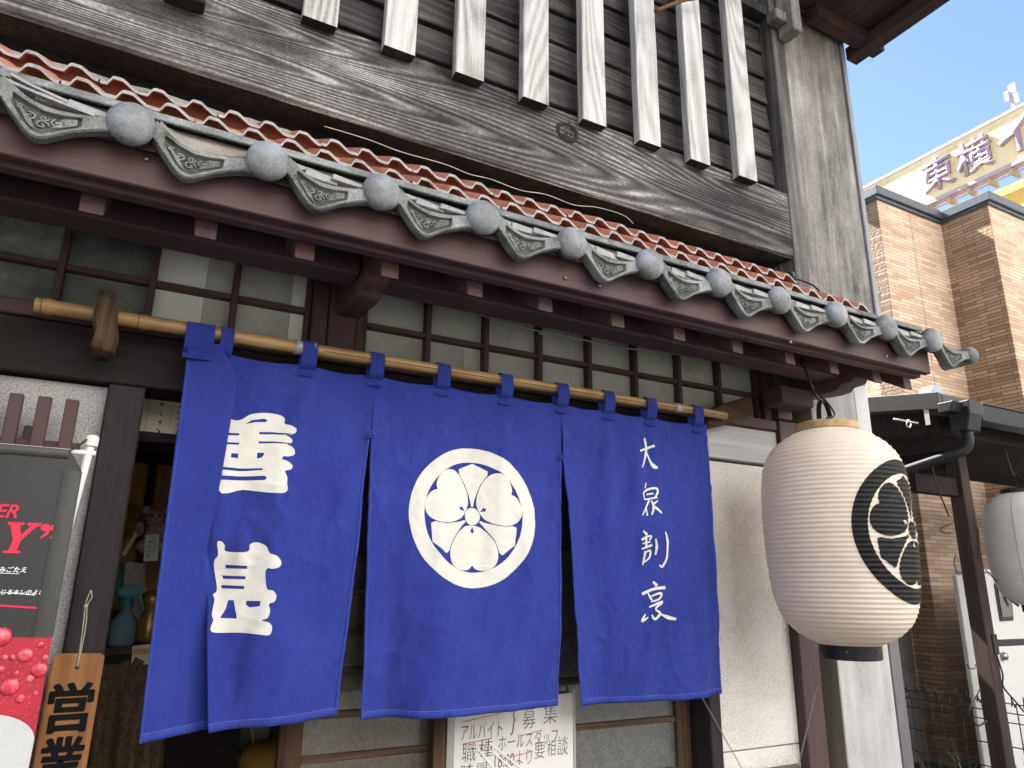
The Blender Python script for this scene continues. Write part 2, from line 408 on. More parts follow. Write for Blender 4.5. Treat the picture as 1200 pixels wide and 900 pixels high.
# --- box balcony at the upper right
ybm = M['bracket_r']
bal = box('balcony_floor', (2.47, 3.04, .9, 1.86, E_+2.735, E_+2.775), wood('balcony underside', [(.02, .014, .012), (.045, .03, .026), (.075, .052, .045)], 'Y', bs=.3), shop)
box('balcony_beam', (2.60, 3.1, 1.80, 1.87, E_+2.66, E_+2.733), M['balc'], bal, .004)
box('balcony_beam', (2.965, 3.045, .9, 1.93, E_+2.64, E_+2.715), M['balc'], bal, .004)
box('balcony_rail', (3.048, 3.075, .9, 1.84, E_+2.72, E_+3.3), M['balc'], bal, .004)
box('balcony_rail', (2.47, 3.04, 1.87, 1.9, E_+2.73, E_+3.3), M['balc'], bal, .004)
box('balcony_post', (2.41, 2.47, 1.80, 1.89, E_+2.5, E_+3.4), M['post_grey'], bal, .004)
box('balcony_post', (2.34, 2.409, 1.83, 1.89, E_+2.555, E_+2.61), M['post_grey'], bal, .004)
a = at(768, 13, 1.8); b = at(832, -6, 1.8)
MB().tube(smooth_path([a, (a+b)/2+Vector((0, 0, .012)), b, b+(b-a)*2], 4), .008, 8).build('rusty_rod', M['rust'], shop, smooth=True)

# --- tiled canopy: eave tiles
BY, BZ, BX0, PITCHX = 1.47, E_+.892, -.1014, .2649
top = [(.043, .026), (.063, .012), (.086, -.005), (.121, -.016), (.173, -.013), (.218, -.002), (.262, .004)]
bot = [(.046, -.02), (.069, -.049), (.097, -.08), (.121, -.086), (.151, -.068), (.171, -.055), (.219, -.035), (.262, -.028)]
topc = [(p.x, p.y) for p in smooth_path([(x, y, 0) for x, y in top], 4)]
botc = [(p.x, p.y) for p in smooth_path([(x, y, 0) for x, y in bot], 4)]
def edge(cv, x): return pl([p[0] for p in cv], [p[1] for p in cv], x)
pan_t = [(.064, -.004), (.09, -.018), (.121, -.028), (.15, -.027), (.182, -.021)]
pan_b = [(.064, -.024), (.088, -.058), (.105, -.074), (.121, -.077), (.15, -.060), (.182, -.041)]
bm = MB(); XS = sorted(set([lerp(.043, .262, k/40) for k in range(41)]+[.0641, .1821])); rows = []
NV = 16
for x in XS:
    zt, zb = edge(topc, x), edge(botc, x); row = [(x, .30, zt+.012+.16), (x, .02, zt+.004), (x, .006, zt+.002), (x, 0, zt-.003)]
    pt, pb = pl([p[0] for p in pan_t], [p[1] for p in pan_t], x), pl([p[0] for p in pan_b], [p[1] for p in pan_b], x)
    inn = .0642 <= x <= .182
    zs = [lerp(zt-.005, pt, .5), pt+.001, pt-.001]+[lerp(pt, pb, q/6) for q in range(1, 6)]+[pb+.001, pb-.001, lerp(pb, zb, .5)]
    for q, zz in enumerate(zs):
        ins = inn and 2 <= q <= 8
        zz = max(zb+.003, min(zt-.004, zz)); dep = .008 if ins else 0
        row.append((x, dep, zz))
    row += [(x, 0, zb+.003), (x, .004, zb), (x, .028, zb+.002), (x, .04, zb+.012)]
    rows.append(row)
bm.grid(rows)
for fi, f in enumerate(bm.f):
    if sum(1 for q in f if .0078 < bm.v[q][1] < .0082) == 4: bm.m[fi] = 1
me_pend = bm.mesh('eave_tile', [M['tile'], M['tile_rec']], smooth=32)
# concave upper face of the eave tile running back under the next course
sw = MB(); rnd = random.Random(3)
def swirl(cx, cz, r0, turns, sgn, st):
    P = []
    for k in range(int(10*turns)+1):
        t = k/10; r = r0*(1-t/turns*.85); P.append((cx+sgn*r*math.cos(6.28*t+st), .006, cz+r*.75*math.sin(6.28*t+st)))
    sw.tube(P, .0019, 5)
for (cx, cz, r0, sg, st) in [(.118, -.055, .0125, 1, 0), (.097, -.042, .011, -1, 1), (.143, -.045, .0115, 1, 2), (.12, -.04, .008, -1, 3), (.16, -.037, .008, 1, 1), (.079, -.028, .007, 1, .5)]:
    swirl(cx, cz, r0, 1.3, sg, st)
for k in range(5):
    sw.tube(smooth_path([(.071+.004*k, .0065, -.02-.006*k), (.085+.003*k, .006, -.034-.006*k), (.1+.002*k, .0065, -.05-.004*k)], 4), .0013, 5)
    sw.tube(smooth_path([(.135+.003*k, .0065, -.056+.005*k), (.155, .006, -.047+.004*k), (.174, .0065, -.036+.0025*k)], 4), .0013, 5)
me_sw = sw.mesh('relief', M['tile'], smooth=True)
prof = []
for k in range(9):
    a = math.pi/2*k/8; prof.append((.0455*math.sin(a)+.0001, -.027*math.cos(a)))
prof += [(.046, .003), (.0445, .008), (.038, .026), (.03, .03)]
me_dome = MB().lathe(prof, seg=36, axis='Y').mesh('end_dome', M['tile_dome'], smooth=45)
cov = MB(); rows = []                                   # roll tile behind each dome
for j in range(9):
    t = j/8; rows.append([(.043*math.cos(a), .1+.3*t, .17*t+.05*t+.043*math.sin(a)) for a in [math.pi*q/10 for q in range(11)]])
me_cov = cov.grid(rows).mesh('roll_tile', M['tile'], smooth=True)
rnd = random.Random(11)
for i in range(-4, 11):
    X = BX0+PITCHX*i; j = .003
    L = (X+rnd.uniform(-j, j), BY+rnd.uniform(-j, j), BZ+rnd.uniform(-j, j))
    rt_ = Matrix.Rotation(rnd.uniform(-.022, .022), 3, 'Y') @ Matrix.Rotation(rnd.uniform(-.02, .02), 3, 'Z')
    t = link('eave_tile', me_pend, shop, L, rt_)
    link('relief', me_sw, t, L, rt_)
    link('end_dome', me_dome, t, L, Matrix.Rotation(rnd.uniform(-.05, .05), 3, 'Z') @ Matrix.Rotation(rnd.uniform(0, 6), 3, 'Y'))
    if i < 10:
        # pieces bedded in the hollow: mortar and stepped tile chips
        mb = MB(); rows = []
        for k in range(15):
            x = X+lerp(.05, .25, k/14); zt = edge(topc, x-X)
            rows.append([(x, BY+.012, L[2]+zt+.0), (x, BY+.02, L[2]+zt+.010+.004*nz(x*30, i)), (x, BY+.034, L[2]+zt+.022+.006*nz(x*25, i+3)), (x, BY+.055, L[2]+.045)])
        mb.grid(rows).build('mortar', M['mortar'] if i < 2 or i % 3 else M['tile'], t, smooth=True)
        if i >= 1 or i == -1:
            for (a, b, z0, z1, y) in ((.065, .115, .012, .023, .022), (.09, .165, .0, .016, .014), (.15, .232, .001, .013, .006)):
                s = rnd.uniform(-.006, .006)
                ch = MB(); z0 += rnd.uniform(-.003, .003); sl = rnd.uniform(-.006, .001)
                y0 = BY+y; ch.hexa([(X+a+s, y0, L[2]+z0), (X+b+s, y0, L[2]+z0+sl), (X+b+s, y0+.05, L[2]+z0+sl), (X+a+s, y0+.05, L[2]+z0), (X+a+s+.004, y0+.003, L[2]+z1+.006), (X+b+s, y0+.003, L[2]+z1+sl), (X+b+s, y0+.05, L[2]+z1+.006+sl), (X+a+s, y0+.05, L[2]+z1+.01)])
                ch.build('tile_chip', M['tile_edge'], t, bev=.0015)
        if i == 0 or i == -1:
            for q in range(2):
                mbt = MB(); rows = []
                for k in range(17):
                    u = k/16; x = X+lerp(-.02+.05*q, .2, u) ; zz = L[2]+lerp(.05, -.002, (u**.55))
                    if x < X+.046: continue
                    rows.append([(x, BY+.004+.012*q, zz+.012*q), (x, BY+.002+.012*q, zz-.007+.012*q), (x, BY+.04, zz-.004+.012*q), (x, BY+.04, zz+.004+.012*q)])
                if len(rows) > 1 and i == -1: mbt.grid(rows).build('tile_chip', M['tile_edge'], t, smooth=40)
    # flat cap strip of the eave course
    x0 = X+.006+rnd.uniform(-.003, .003); s_ = rnd.uniform(-.002, .002)
    mb = MB(); xe = x0+PITCHX-.004 if i < 10 else x0+.15
    if i < 10:
        mb.hexa([(x0, 1.497, E_+.932+s_), (xe, 1.497, E_+.932+s_), (xe, 1.60, E_+.975+s_), (x0, 1.60, E_+.975+s_), (x0, 1.502, E_+.953+s_), (xe, 1.502, E_+.953+s_), (xe, 1.60, E_+.997+s_), (x0, 1.60, E_+.997+s_)])
        mb.build('cap_strip', M['tile_edge'] if False else M['tile'], shop, bev=.003)
# rolled verge at the right end
vx = BX0+PITCHX*10+.2649
MB().lathe([(.0001, -.012), (.02, -.008), (.033, .004), (.035, .012), (.035, .12), (.0001, .12)], (vx-.008, BY+.0, BZ-.012), 24, 'Y').build('verge_tile', M['tile'], shop, smooth=45)
# --- courses of red wave tiles
def wave(u):                             # one period, trapezoidal
    u %= 1.0
    return pl([0, .12, .36, .5, .62, .86, 1.0], [0, 0, 0.0, .55, 1, 1, 0], (u+.05) % 1)
def wave2(u):
    u %= 1.0
    return pl([0, .26, .38, .62, .94, 1.0], [0, 0, 1, 1, .06, 0], u)
def wave_tile(d):
    mb = MB(); n = 54; rows = []; W = PITCHX-.0025
    for k in range(n+1):
        x = W*k/n; h = .0215*wave2(3*x/PITCHX+.1)
        rows.append([(x, d, h+.6*d+.0), (x, .004, h+.004), (x, 0, h+.001)])
    mb.grid(rows, 0)
    mb.grid([[(r[2][0], 0, r[2][2]), (r[2][0], 0, r[2][2]-.0085)] for r in rows], 1)
    mb.grid([[(r[2][0], 0, r[2][2]-.0085), (r[2][0], .05, r[2][2]-.0105+.028), (r[2][0], .052, -.0135)] for r in rows], 0)
    return mb.mesh('wave_tile', [M['redtile'], M['tile_edge']], smooth=30)
me_w = wave_tile(.26)
me_f = MB().hexa([(0, 0, -.012), (PITCHX-.003, 0, -.012), (PITCHX-.003, .3, .168), (0, .3, .168), (0, 0, 0), (PITCHX-.003, 0, 0), (PITCHX-.003, .3, .18), (0, .3, .18)]).mesh('flat_tile', M['redtile'], bev=.002)
for row, (y, z) in enumerate(((1.60, .650*1.60-.018), (1.745, .6705*1.745-.018))):
    for i in range(-5, 9 if row else 9):
        X = BX0+.115+PITCHX*i+(.05 if row == 1 else 0)+rnd.uniform(-.002, .002)
        if X+PITCHX > 2.43: continue
        L = (X, y+rnd.uniform(-.003, .003), E_+z+rnd.uniform(-.002, .002))
        t = link('wave_tile', me_w, shop, L)
        if True: link('flat_tile', me_f, shop, (X, L[1]+.012, L[2]-.022))
mb = MB(); rows = []
for k in range(120):
    x = lerp(-3.9, 2.36, k/119); rows.append([(x, 1.88+.015*nz(x*4), E_+1.236), (x, 1.90+.012*nz(x*9), E_+1.264+.008*nz(x*14)), (x, 1.94, E_+1.282+.008*nz(x*12)), (x, 1.99, E_+1.292)])
mb.grid(rows).build('mortar_bed', M['mortar'], shop, smooth=True)
# canopy deck under the tiles
MB().hexa([(-4, 1.50, E_+.856), (2.66, 1.50, E_+.856), (2.66, 2.0, E_+1.14), (-4, 2.0, E_+1.14), (-4, 1.50, E_+.88), (2.66, 1.50, E_+.88), (2.66, 2.0, E_+1.175), (-4, 2.0, E_+1.175)]).build('canopy_deck', M['maroon'], shop)
# thin pale wire lying over the tile heads, cable clamps at the right end
P = [at(u, v, 1.93) for u, v in ((380, 148), (430, 163), (470, 178), (520, 192), (550, 204), (575, 210), (610, 223), (640, 228), (672, 240), (700, 243), (730, 252), (742, 262))]
MB().tube(smooth_path(P, 5), .0015, 6).build('roof_wire', M['cable_w'], shop, smooth=True)
for pts, r in (([(912, 318), (922, 324), (938, 328), (955, 336), (968, 352), (972, 362)], .0045), ([(914, 312), (922, 328), (930, 342)], .002), ([(908, 314), (920, 336), (930, 345), (942, 352)], .002), ([(925, 345), (938, 354), (950, 358)], .005)):
    MB().tube(smooth_path([at(u, v, 1.84) for u, v in pts], 5), r, 8).build('cable', M['blackplastic'], shop, smooth=True)
for u, v in ((928, 322), (931, 340)):
    p = at(u, v, 1.835); MB().box(p.x-.012, p.x+.012, p.y-.01, p.y+.012, p.z-.014, p.z+.012).build('cable_clamp', M['blackplastic'], shop, bev=.005, segs=2)
# --- fascia, rafters, carrying beam, brackets
fas = box('fascia_board', (-4, 2.592, 1.52, 1.548, E_+.782, E_+.872), M['maroon'], shop, .003)
box('fascia_lip', (-4, 2.575, 1.549, 1.585, E_+.772, E_+.80), M['maroon'], shop, .003)
box('fascia_cap', (-4, 2.61, 1.512, 1.56, E_+.8725, E_+.886), M['maroon'], shop, .002)
for u, v in ((662, 326), (702, 335), (926, 401), (1038, 418), (172, 187)):
    p = at(u, v, 1.52); MB().lathe([(.0065, 0), (.0055, -.004), (.0001, -.006)], (p.x, 1.5195, p.z), 10, 'Y').build('screw_head', M['sheen'], fas, smooth=True)
for k, x in enumerate([-.60, -.376, -.154, .069, .288, .50, .736, .955, 1.205, 1.44, 1.686, 1.93, 2.154, 2.389, 2.57]):
    w = .023; y0, y1 = 1.60, 2.02; s = .58; z0 = E_+.735
    if k == 14: y0 = 1.60
    MB().hexa([(x-w, y0, z0), (x+w, y0, z0), (x+w, y1, z0+s*(y1-y0)), (x-w, y1, z0+s*(y1-y0)), (x-w, y0+.004, z0+.056), (x+w, y0+.004, z0+.056), (x+w, y1, z0+.056+s*(y1-y0)), (x-w, y1, z0+.056+s*(y1-y0))]).build('rafter', M['maroon_y'], shop, bev=.002)
box('carrying_beam', (-4, .468, 1.76, 1.86, E_+.800, E_+.895), M['maroon'], shop, .006)
box('carrying_beam', (.54, 2.385, 1.757, 1.86, E_+.797, E_+.895), M['maroon'], shop, .006)
def bracket(x0, x1, yf, mat):
    prof = [(yf, E_+.885), (yf, E_+.782), (yf+.012, E_+.768), (yf+.06, E_+.766), (yf+.075, E_+.752), (yf+.12, E_+.748), (2.03, E_+.766), (2.03, E_+.885)]
    return MB().prism(prof, x0, x1, 'X').build('bracket_arm', mat, shop, bev=.004)
bracket(.470, .537, 1.715, M['bracket_r'])
bracket(2.392, 2.476, 1.70, M['maroon_y'])
box('soffit_beam', (2.20, 2.38, 1.88, 1.98, E_+.70, E_+.77), M['maroon'], shop, .004)
# --- posts, transoms, lintel
def post(name, x0, x1, z0, z1, mat, y0=YW, y1=2.12, bev=.004): return box(name, (x0, x1, y0, y1, z0, z1), mat, shop, bev)
box('post', (.449, .531, 2.0, 2.12, E_+.655, E_+.9), M['maroon_v'], shop, .004)
box('wall_plate', (-4, 2.5, 2.02, 2.16, E_+.905, E_+1.1), M['maroon'], shop, 0)
box('lintel', (-4, 1.83, 1.995, 2.09, E_+.474, E_+.612), M['lintel'], shop, .004)
sill = box('transom_sill', (-4, 2.275, 1.985, 2.15, E_+.6135, E_+.653), M['maroon'], shop, .003)
def glass(name, col, rough, bs, sc):
    m, nt, b = new_mat(name, col, rough, .5)
    v = coords(nt); n = noise_n(nt, v, sc, 4, .6); f = noise_n(nt, v, sc*.35, 3, .5, 1.5)
    lk(nt, ramp(nt, f, [(.3, tuple(c*.7 for c in col)), (.7, tuple(min(1, c*1.35) for c in col))]), b.inputs['Base Color'])
    b.inputs['Coat Weight'].default_value = .6; b.inputs['Coat Roughness'].default_value = .03
    bump(nt, b, n, bs, .002)
    return m
def clear_glass(name):
    m, nt, b = new_mat(name, (.9, .9, .9), .04, .5)
    tr = nd(nt, 'ShaderNodeBsdfTransparent'); tr.inputs[0].default_value = (.95, .96, .95, 1)
    gl = nd(nt, 'ShaderNodeBsdfGlossy'); gl.inputs['Roughness'].default_value = .06
    fr = nd(nt, 'ShaderNodeFresnel'); fr.inputs[0].default_value = 1.5
    ge = nd(nt, 'ShaderNodeNewGeometry'); mx = nd(nt, 'ShaderNodeMixShader'); lk(nt, math_n(nt, 'MULTIPLY', fr.outputs[0], math_n(nt, 'SUBTRACT', 1, ge.outputs['Backfacing'])), mx.inputs[0]); lk(nt, tr.outputs[0], mx.inputs[1]); lk(nt, gl.outputs[0], mx.inputs[2])
    lk(nt, mx.outputs[0], nt.nodes['Material Output'].inputs[0]); return m
M['glass_t'] = clear_glass('window glass')
M['film_g'] = mottled('grey backing film', [(.34, .337, .318), (.5, .496, .47), (.6, .595, .57)], 4, .6, 4, .0, .001, .3, 25)
M['film_d'] = mottled('dark green backing film', [(.07, .078, .07), (.18, .19, .178), (.46, .455, .43)], 3.2, .6, 4, .0, .001, .3, 14, lo=.34, hi=.68)
M['film_w'] = mottled('white backing paper', [(.8, .79, .77), (.88, .87, .86)], 3, .7, 4, .0, .001, .2, 20)
M['glass_l'] = glass('smoky clear pane', (.028, .034, .03), .06, .02, 3)
M['glass_r'] = glass('hazy grey pane', (.085, .09, .078), .3, .05, 5)
def films(l, r, k):
    if l > .5: return [(l, r-.06, 'film_g'), (r-.0595, r, 'film_g')] if k % 2 else [(l, r, 'film_g')]
    if l > .17: return [(l, .345, 'film_g'), (.346, r, 'film_w')]
    if l > -.04: return [(l, .108, 'film_w'), (.109, r, 'film_g')]
    return [(l, r, 'film_d')]
def transom(bars, xa, xb, gm, zmid):
    zt, zb = E_+.905, E_+.655
    fr = MB().box(xa, xb, 2.035, 2.08, zb, zb+.008).box(xa, xa+.014, 2.035, 2.08, zb+.0085, zt).box(xb-.014, xb, 2.035, 2.08, zb+.0085, zt).build('transom_window', M['maroon_v'], shop, bev=.002)
    xs = [xa+.014]+[b for b in bars]+[xb-.014]; h = .0085
    for b in bars: box('muntin', (b-h, b+h, 2.032, 2.07, zb+.009, zt), M['maroon_v'], fr, .002)
    for k in range(len(xs)-1):
        l = xs[k]+(h if k else 0)+.0005; r = xs[k+1]-(h if k < len(xs)-2 else 0)-.0005
        box('glazing_bar', (l, r, 2.036, 2.066, zmid-.008, zmid+.008), M['maroon'], fr, .002)
        for z0, z1 in ((zb+.0085, zmid-.0085), (zmid+.0085, zt)):
            t = random.uniform(-.0022, .0022)
            MB().hexa([(l, 2.05+t, z0), (r, 2.05-t, z0), (r, 2.055-t, z0), (l, 2.055+t, z0), (l, 2.05+t*.3, z1), (r, 2.05-t*.3, z1), (r, 2.055-t*.3, z1), (l, 2.055+t*.3, z1)]).build('pane', M['glass_t'], fr)
            for (a_, b2, fm_) in films(l, r, k): box('pane_backing', (max(l, a_), min(r, b2), 2.064, 2.068, z0, z1), M[fm_], fr, 0)
transom([-.236-.212*3, -.236-.212*2, -.236-.212, -.236, -.024, .187], -1.3, .400, M['glass_l'], E_+.776)
transom([.776, .984, 1.193, 1.40, 1.608, 1.82, 2.028], .560, 2.245, M['glass_r'], E_+.766)
box('transom_post', (.402, .447, 2.01, 2.1, E_+.655, E_+.9), M['maroon_v'], shop, .003)
box('transom_post', (.533, .559, 2.012, 2.1, E_+.655, E_+.9), M['maroon_v'], shop, .003)
box('transom_post', (2.247, 2.285, 2.012, 2.1, E_+.655, E_+.9), M['maroon_v'], shop, .003)
P = [at(u, v, 2.02) for u, v in ((555, 365), (580, 375), (610, 383), (632, 388), (660, 393), (720, 406), (760, 411), (800, 416), (850, 424))]
cw = MB().tube(smooth_path(P, 6), .0028, 6).build('cable', M['cable_w'], shop, smooth=True)
p = at(636, 390, 2.02); MB().box(p.x-.012, p.x+.012, 2.005, 2.03, p.z-.005, p.z+.005).build('cable_clip', M['cable_w'], cw, bev=.002)
post('door_post', -.084, 0, 0, E_+.4735, M['doorpost'])
post('door_post', 1.84, 1.892, 0, E_+.4735, M['doorpost'], 1.995)
post('corner_post', 2.295, 2.40, 0, E_+.66, M['maroon_v'], 1.99)
post('corner_post', 2.290, 2.372, E_+.665, E_+.9, M['maroon_v'], 1.985)
# --- lower right: white wall, pale top board, column and its frame
wl = box('white_wall', (1.894, 2.293, 2.03, 2.14, E_-.545, E_+.466), M['stucco_w'], shop, 0)
box('white_wall', (1.894, 2.293, 2.03, 2.14, 0, E_-.55), M['stucco_w'], shop, 0)
box('pale_board', (1.85, 2.293, 2.008, 2.14, E_+.476, E_+.612), M['whitewood'], shop, .003)
col = box('corner_column', (2.512, 2.825, 2.0, 2.085, 0, E_+.9), M['column'], shop, .003)
box('column_side', (2.5095, 2.5115, 2.003, 2.14, 0, E_+.9), M['column_side'], shop, 0)
box('column_gap', (2.402, 2.508, 2.1, 2.16, 0, E_+.9), M['blackwood'], shop, 0)
box('column_frame', (2.828, 2.893, 1.997, 2.13, 0, E_+.62), plain('frame paint', (.125, .11, .118), .5, .4, 0, .12, 8), shop, .003)
box('column_frame', (2.80, 2.893, 1.997, 2.13, E_+.625, E_+1.0), plain('pale frame paint', (.5, .5, .5), .5, .4, 0, .08, 8), shop, .003)
# --- lower left: pebble-dashed wall with lattice
box('pebble_wall', (-4, -.086, 2.03, 2.14, 0, E_+.468), M['stucco_g'], shop, 0)
for k in range(9):
    x = -.15-.0555*k; box('lattice_slat', (x-.0135, x+.0135, 1.94, 1.962, E_-.4, E_+.409+.004*nz(k*5.)), M['maroon_v'], shop, .002)
box('lattice_rail', (-.62, -.12, 1.963, 1.985, E_+.285, E_+.31), M['maroon'], shop, .002)
box('lattice_rail', (-.62, -.12, 1.963, 1.985, E_-.2, E_-.175), M['maroon'], shop, .002)
for z_ in (.295, -.19): box('lattice_block', (-.24, -.212, 1.986, 2.028, E_+z_-.02, E_+z_+.05), M['maroon'], shop, .002)
# --- hooks for the pole
hk = [(350, 352), (400, 370), (410, 400), (417, 432), (411, 470), (419, 520), (400, 582), (362, 577), (317, 550), (331, 508), (324, 462), (331, 420), (341, 388)]
P = [at(u/3, v/3+220, 1.885) for u, v in hk]
mb = MB(); rows = []
cx = sum(p.x for p in P)/len(P); cz = sum(p.z for p in P)/len(P)
for dy, sc in ((0, .72), (.006, .93), (.016, 1.0), (.05, 1.0), (.062, .9)):
    rows.append([(lerp(cx, p.x, sc), 1.876+dy, lerp(cz, p.z, sc)) for p in P+P[:1]])
mb.grid(rows); mb.add(rows[0][:-1], [tuple(range(len(P)))]); mb.add(rows[-1][:-1], [tuple(range(len(P)))])
mb.build('pole_hook', M['hook'], shop, smooth=50)
box('hook_stem', (cx-.018, cx+.02, 1.93, 1.995, cz-.075, cz-.03), M['hook'], shop, .006)
Q = [(826, 503), (826, 484), (845, 474), (878, 464), (881, 487), (850, 498)]
MB().prism([(at(u, v, 1.96).x, at(u, v, 1.96).z) for u, v in Q], 1.945, 2.004, 'Y').build('pole_hook', M['hook2'], shop, bev=.005, segs=2)
# --- sliding doors
M['glass_door'] = glass('gritty door glass', (.10, .088, .07), .35, .6, 160)
M['glass_door2'] = glass('grey door glass', (.085, .09, .088), .3, .2, 120)
def door(x0, x1, y, bars, gm, st=.062):
    d = box('sliding_door', (x0, x0+st, y, y+.034, .05, E_+.46), M['doorwood'], shop, .003)
    box('stile', (x1-st, x1, y, y+.034, .05, E_+.46), M['doorwood'], d, .003)
    box('rail', (x0+st+.0005, x1-st-.0005, y+.002, y+.032, .05, .32), M['doorwood_x'], d, .003)
    zs = [.32]+bars+[E_+.46]
    for k in range(len(zs)-1):
        box('pane', (x0+st+.0005, x1-st-.0005, y+.014, y+.019, zs[k]+.0095, zs[k+1]-.0095), gm, d, 0)
        if k: box('glazing_bar', (x0+st+.0005, x1-st-.0005, y+.004, y+.03, zs[k]-.009, zs[k]+.009), M['doorwood_x'], d, .002)
    return d
door(.445, 1.345, 2.135, [E_-1.0, E_-.75, E_-.467, E_-.358, E_-.245, E_-.137, E_-.024, E_+.085, E_+.195, E_+.305], M['glass_door'])
door(.872, 1.835, 2.09, [E_-1.05, E_-.80, E_-.60, E_-.44, E_-.30, E_-.16, E_-.02, E_+.12, E_+.26], M['glass_door2'])
box('door_head', (.44, 1.838, 2.06, 2.2, E_+.448, E_+.4735), M['lintel'], shop, 0)

# ================================================================== POLE AND CURTAIN
YC = 1.92
pa, pb_ = at(41, 357, YC), at(850, 487.5, YC)
bam_m, nt, b = new_mat('bamboo', (.42, .27, .1), .38, .5)
v = coords(nt, (1, 30, 30)); n1 = noise_n(nt, v, 1.6, 5, .6); v2 = coords(nt); n2 = noise_n(nt, v2, 9, 4, .6)
lk(nt, ramp(nt, math_n(nt, 'ADD', math_n(nt, 'MULTIPLY', n1, .5), math_n(nt, 'MULTIPLY', n2, .5)), [(.3, (.15, .085, .032)), (.5, (.31, .185, .072)), (.7, (.46, .31, .15))]), b.inputs['Base Color']); bump(nt, b, n1, .15, .002)
bamboo = thing('bamboo_pole', 'yellow bamboo pole resting on wooden hooks above the blue curtain', 'pole', pa)
mb = MB(); n = 160; PP = []; RR = []
nodes = [.012, .105, .205, .30, .385, .475, .57, .66, .75, .84, .93]
for k in range(n+1):
    t = k/n; r = lerp(.0188, .0150, t)
    dn = min(abs(t-x) for x in nodes); r += .0022*math.exp(-(dn/.0028)**2) - .001*math.exp(-((dn-.006)/.003)**2)
    PP.append(pa.lerp(pb_, t)+Vector((0, .003*nz(t*4), .004*nz(t*5, 3)))); RR.append(r)
mb.tube(PP, RR, 18).build('stalk', bam_m, bamboo, smooth=50)
ndm = plain('bamboo node', (.16, .085, .035), .5)
for x in nodes:
    k = int(x*n); MB().tube([PP[k]-Vector((.0016, 0, 0)), PP[k]+Vector((.0016, 0, 0))], RR[k]+.0007, 16).build('node_ring', ndm, bamboo, smooth=45)
split = MB().tube([p+Vector((0, -RR[k]*.97, -RR[k]*.25)) for k, p in enumerate(PP)][50:], .0012, 5).build('split_line', plain('bamboo split', (.05, .03, .015), .8), bamboo)
tp = plain('clear tape', (.32, .3, .29), .25, .6, 0, .3, 30)
for t0, t1 in ((.276, .302), (.888, .905)):
    k0, k1 = int(t0*n), int(t1*n); MB().tube(PP[k0:k1+1], [r+.0022+.0006*nz(q*2.) for q, r in enumerate(RR[k0:k1+1])], 16).build('tape_wrap', tp, bamboo, smooth=True)
def pole_z(x): return lerp(pa.z, pb_.z, (x-pa.x)/(pb_.x-pa.x))

cl, nt, b = new_mat('indigo cotton', (.02, .03, .22), .85, .15)
v = coords(nt, rnd=False); n1 = noise_n(nt, v, 7, 6, .6); v2 = coords(nt, (22, 22, 6), rnd=False); n2 = noise_n(nt, v2, 6, 4, .6)
v3 = coords(nt, (900, 300, 900), rnd=False); n3 = noise_n(nt, v3, 1, 1, .5)
n0 = noise_n(nt, v, 2.2, 3, .5)
sx = math_n(nt, 'ADD', math_n(nt, 'ADD', math_n(nt, 'MULTIPLY', n1, .45), math_n(nt, 'MULTIPLY', n2, .3)), math_n(nt, 'MULTIPLY', n0, .25))
CLOTH = [(.3, (.015, .025, .17)), (.46, (.021, .034, .215)), (.6, (.026, .042, .245)), (.76, (.04, .06, .3))]
lk(nt, ramp(nt, sx, CLOTH), b.inputs['Base Color'])
b.inputs['Sheen Weight'].default_value = .12; b.inputs['Sheen Roughness'].default_value = .5; b.inputs['Sheen Tint'].default_value = (.5, .6, 1, 1)
bump(nt, b, math_n(nt, 'ADD', n3, math_n(nt, 'MULTIPLY', n1, 2.0)), .25, .002)
M['cloth'] = cl
cl2, nt, b = new_mat('worn indigo hem', (.05, .065, .3), .9, .1)
v = coords(nt, (260, 260, 60), rnd=False); n1 = noise_n(nt, v, 1, 3, .6)
lk(nt, ramp(nt, n1, [(.35, (.027, .042, .24)), (.62, (.038, .056, .28)), (.82, (.07, .095, .36))]), b.inputs['Base Color']); bump(nt, b, n1, .5, .003)
M['hem'] = cl2
M['stitch'] = plain('pale blue thread', (.12, .16, .42), .9, .1)
M['print'] = mottled('white dye print', [(.5, .495, .44), (.6, .595, .545), (.64, .635, .59)], 5, .85, 6, .15, .002, .15, 200)
noren = thing('noren_curtain', 'indigo blue three-panel shop curtain with white crest and lettering hung from the bamboo pole', 'curtain', ((pa.x+pb_.x)/2, YC, E_-.34))
tabs = [.10, .150, .382, .574, .781, .994, 1.202, 1.387, 1.566, 1.782]
def ztop(x):
    d = min(abs(x-t) for t in tabs); l = max([t for t in tabs if t <= x] or [tabs[0]]); r = min([t for t in tabs if t > x] or [tabs[-1]])
    w = max(r-l, .01); u = (x-l)/w if r > l else 0
    return pole_z(x)-.046-.010*math.sin(math.pi*max(0, min(1, u)))
ZT = E_+.56
SURF = {}
def panel(idx, left, right, zb_l, zb_r, wr):
    NVr, NU = 130, 96; rows = []
    for j in range(NVr+1):
        v = j/NVr; row = []
        for i in range(NU+1):
            u = i/NU; xl = pl(left[0], left[1], v); xr = pl(right[0], right[1], v); x = lerp(xl, xr, u)
            zb = lerp(zb_l, zb_r, u); z = lerp(ZT, zb, v)
            if v < .14: z = lerp(ztop(x), lerp(ZT, zb, .14), v/.14)
            row.append((x, YC+.0+wr(u, v, x), z))
        rows.append(row)
    return rows
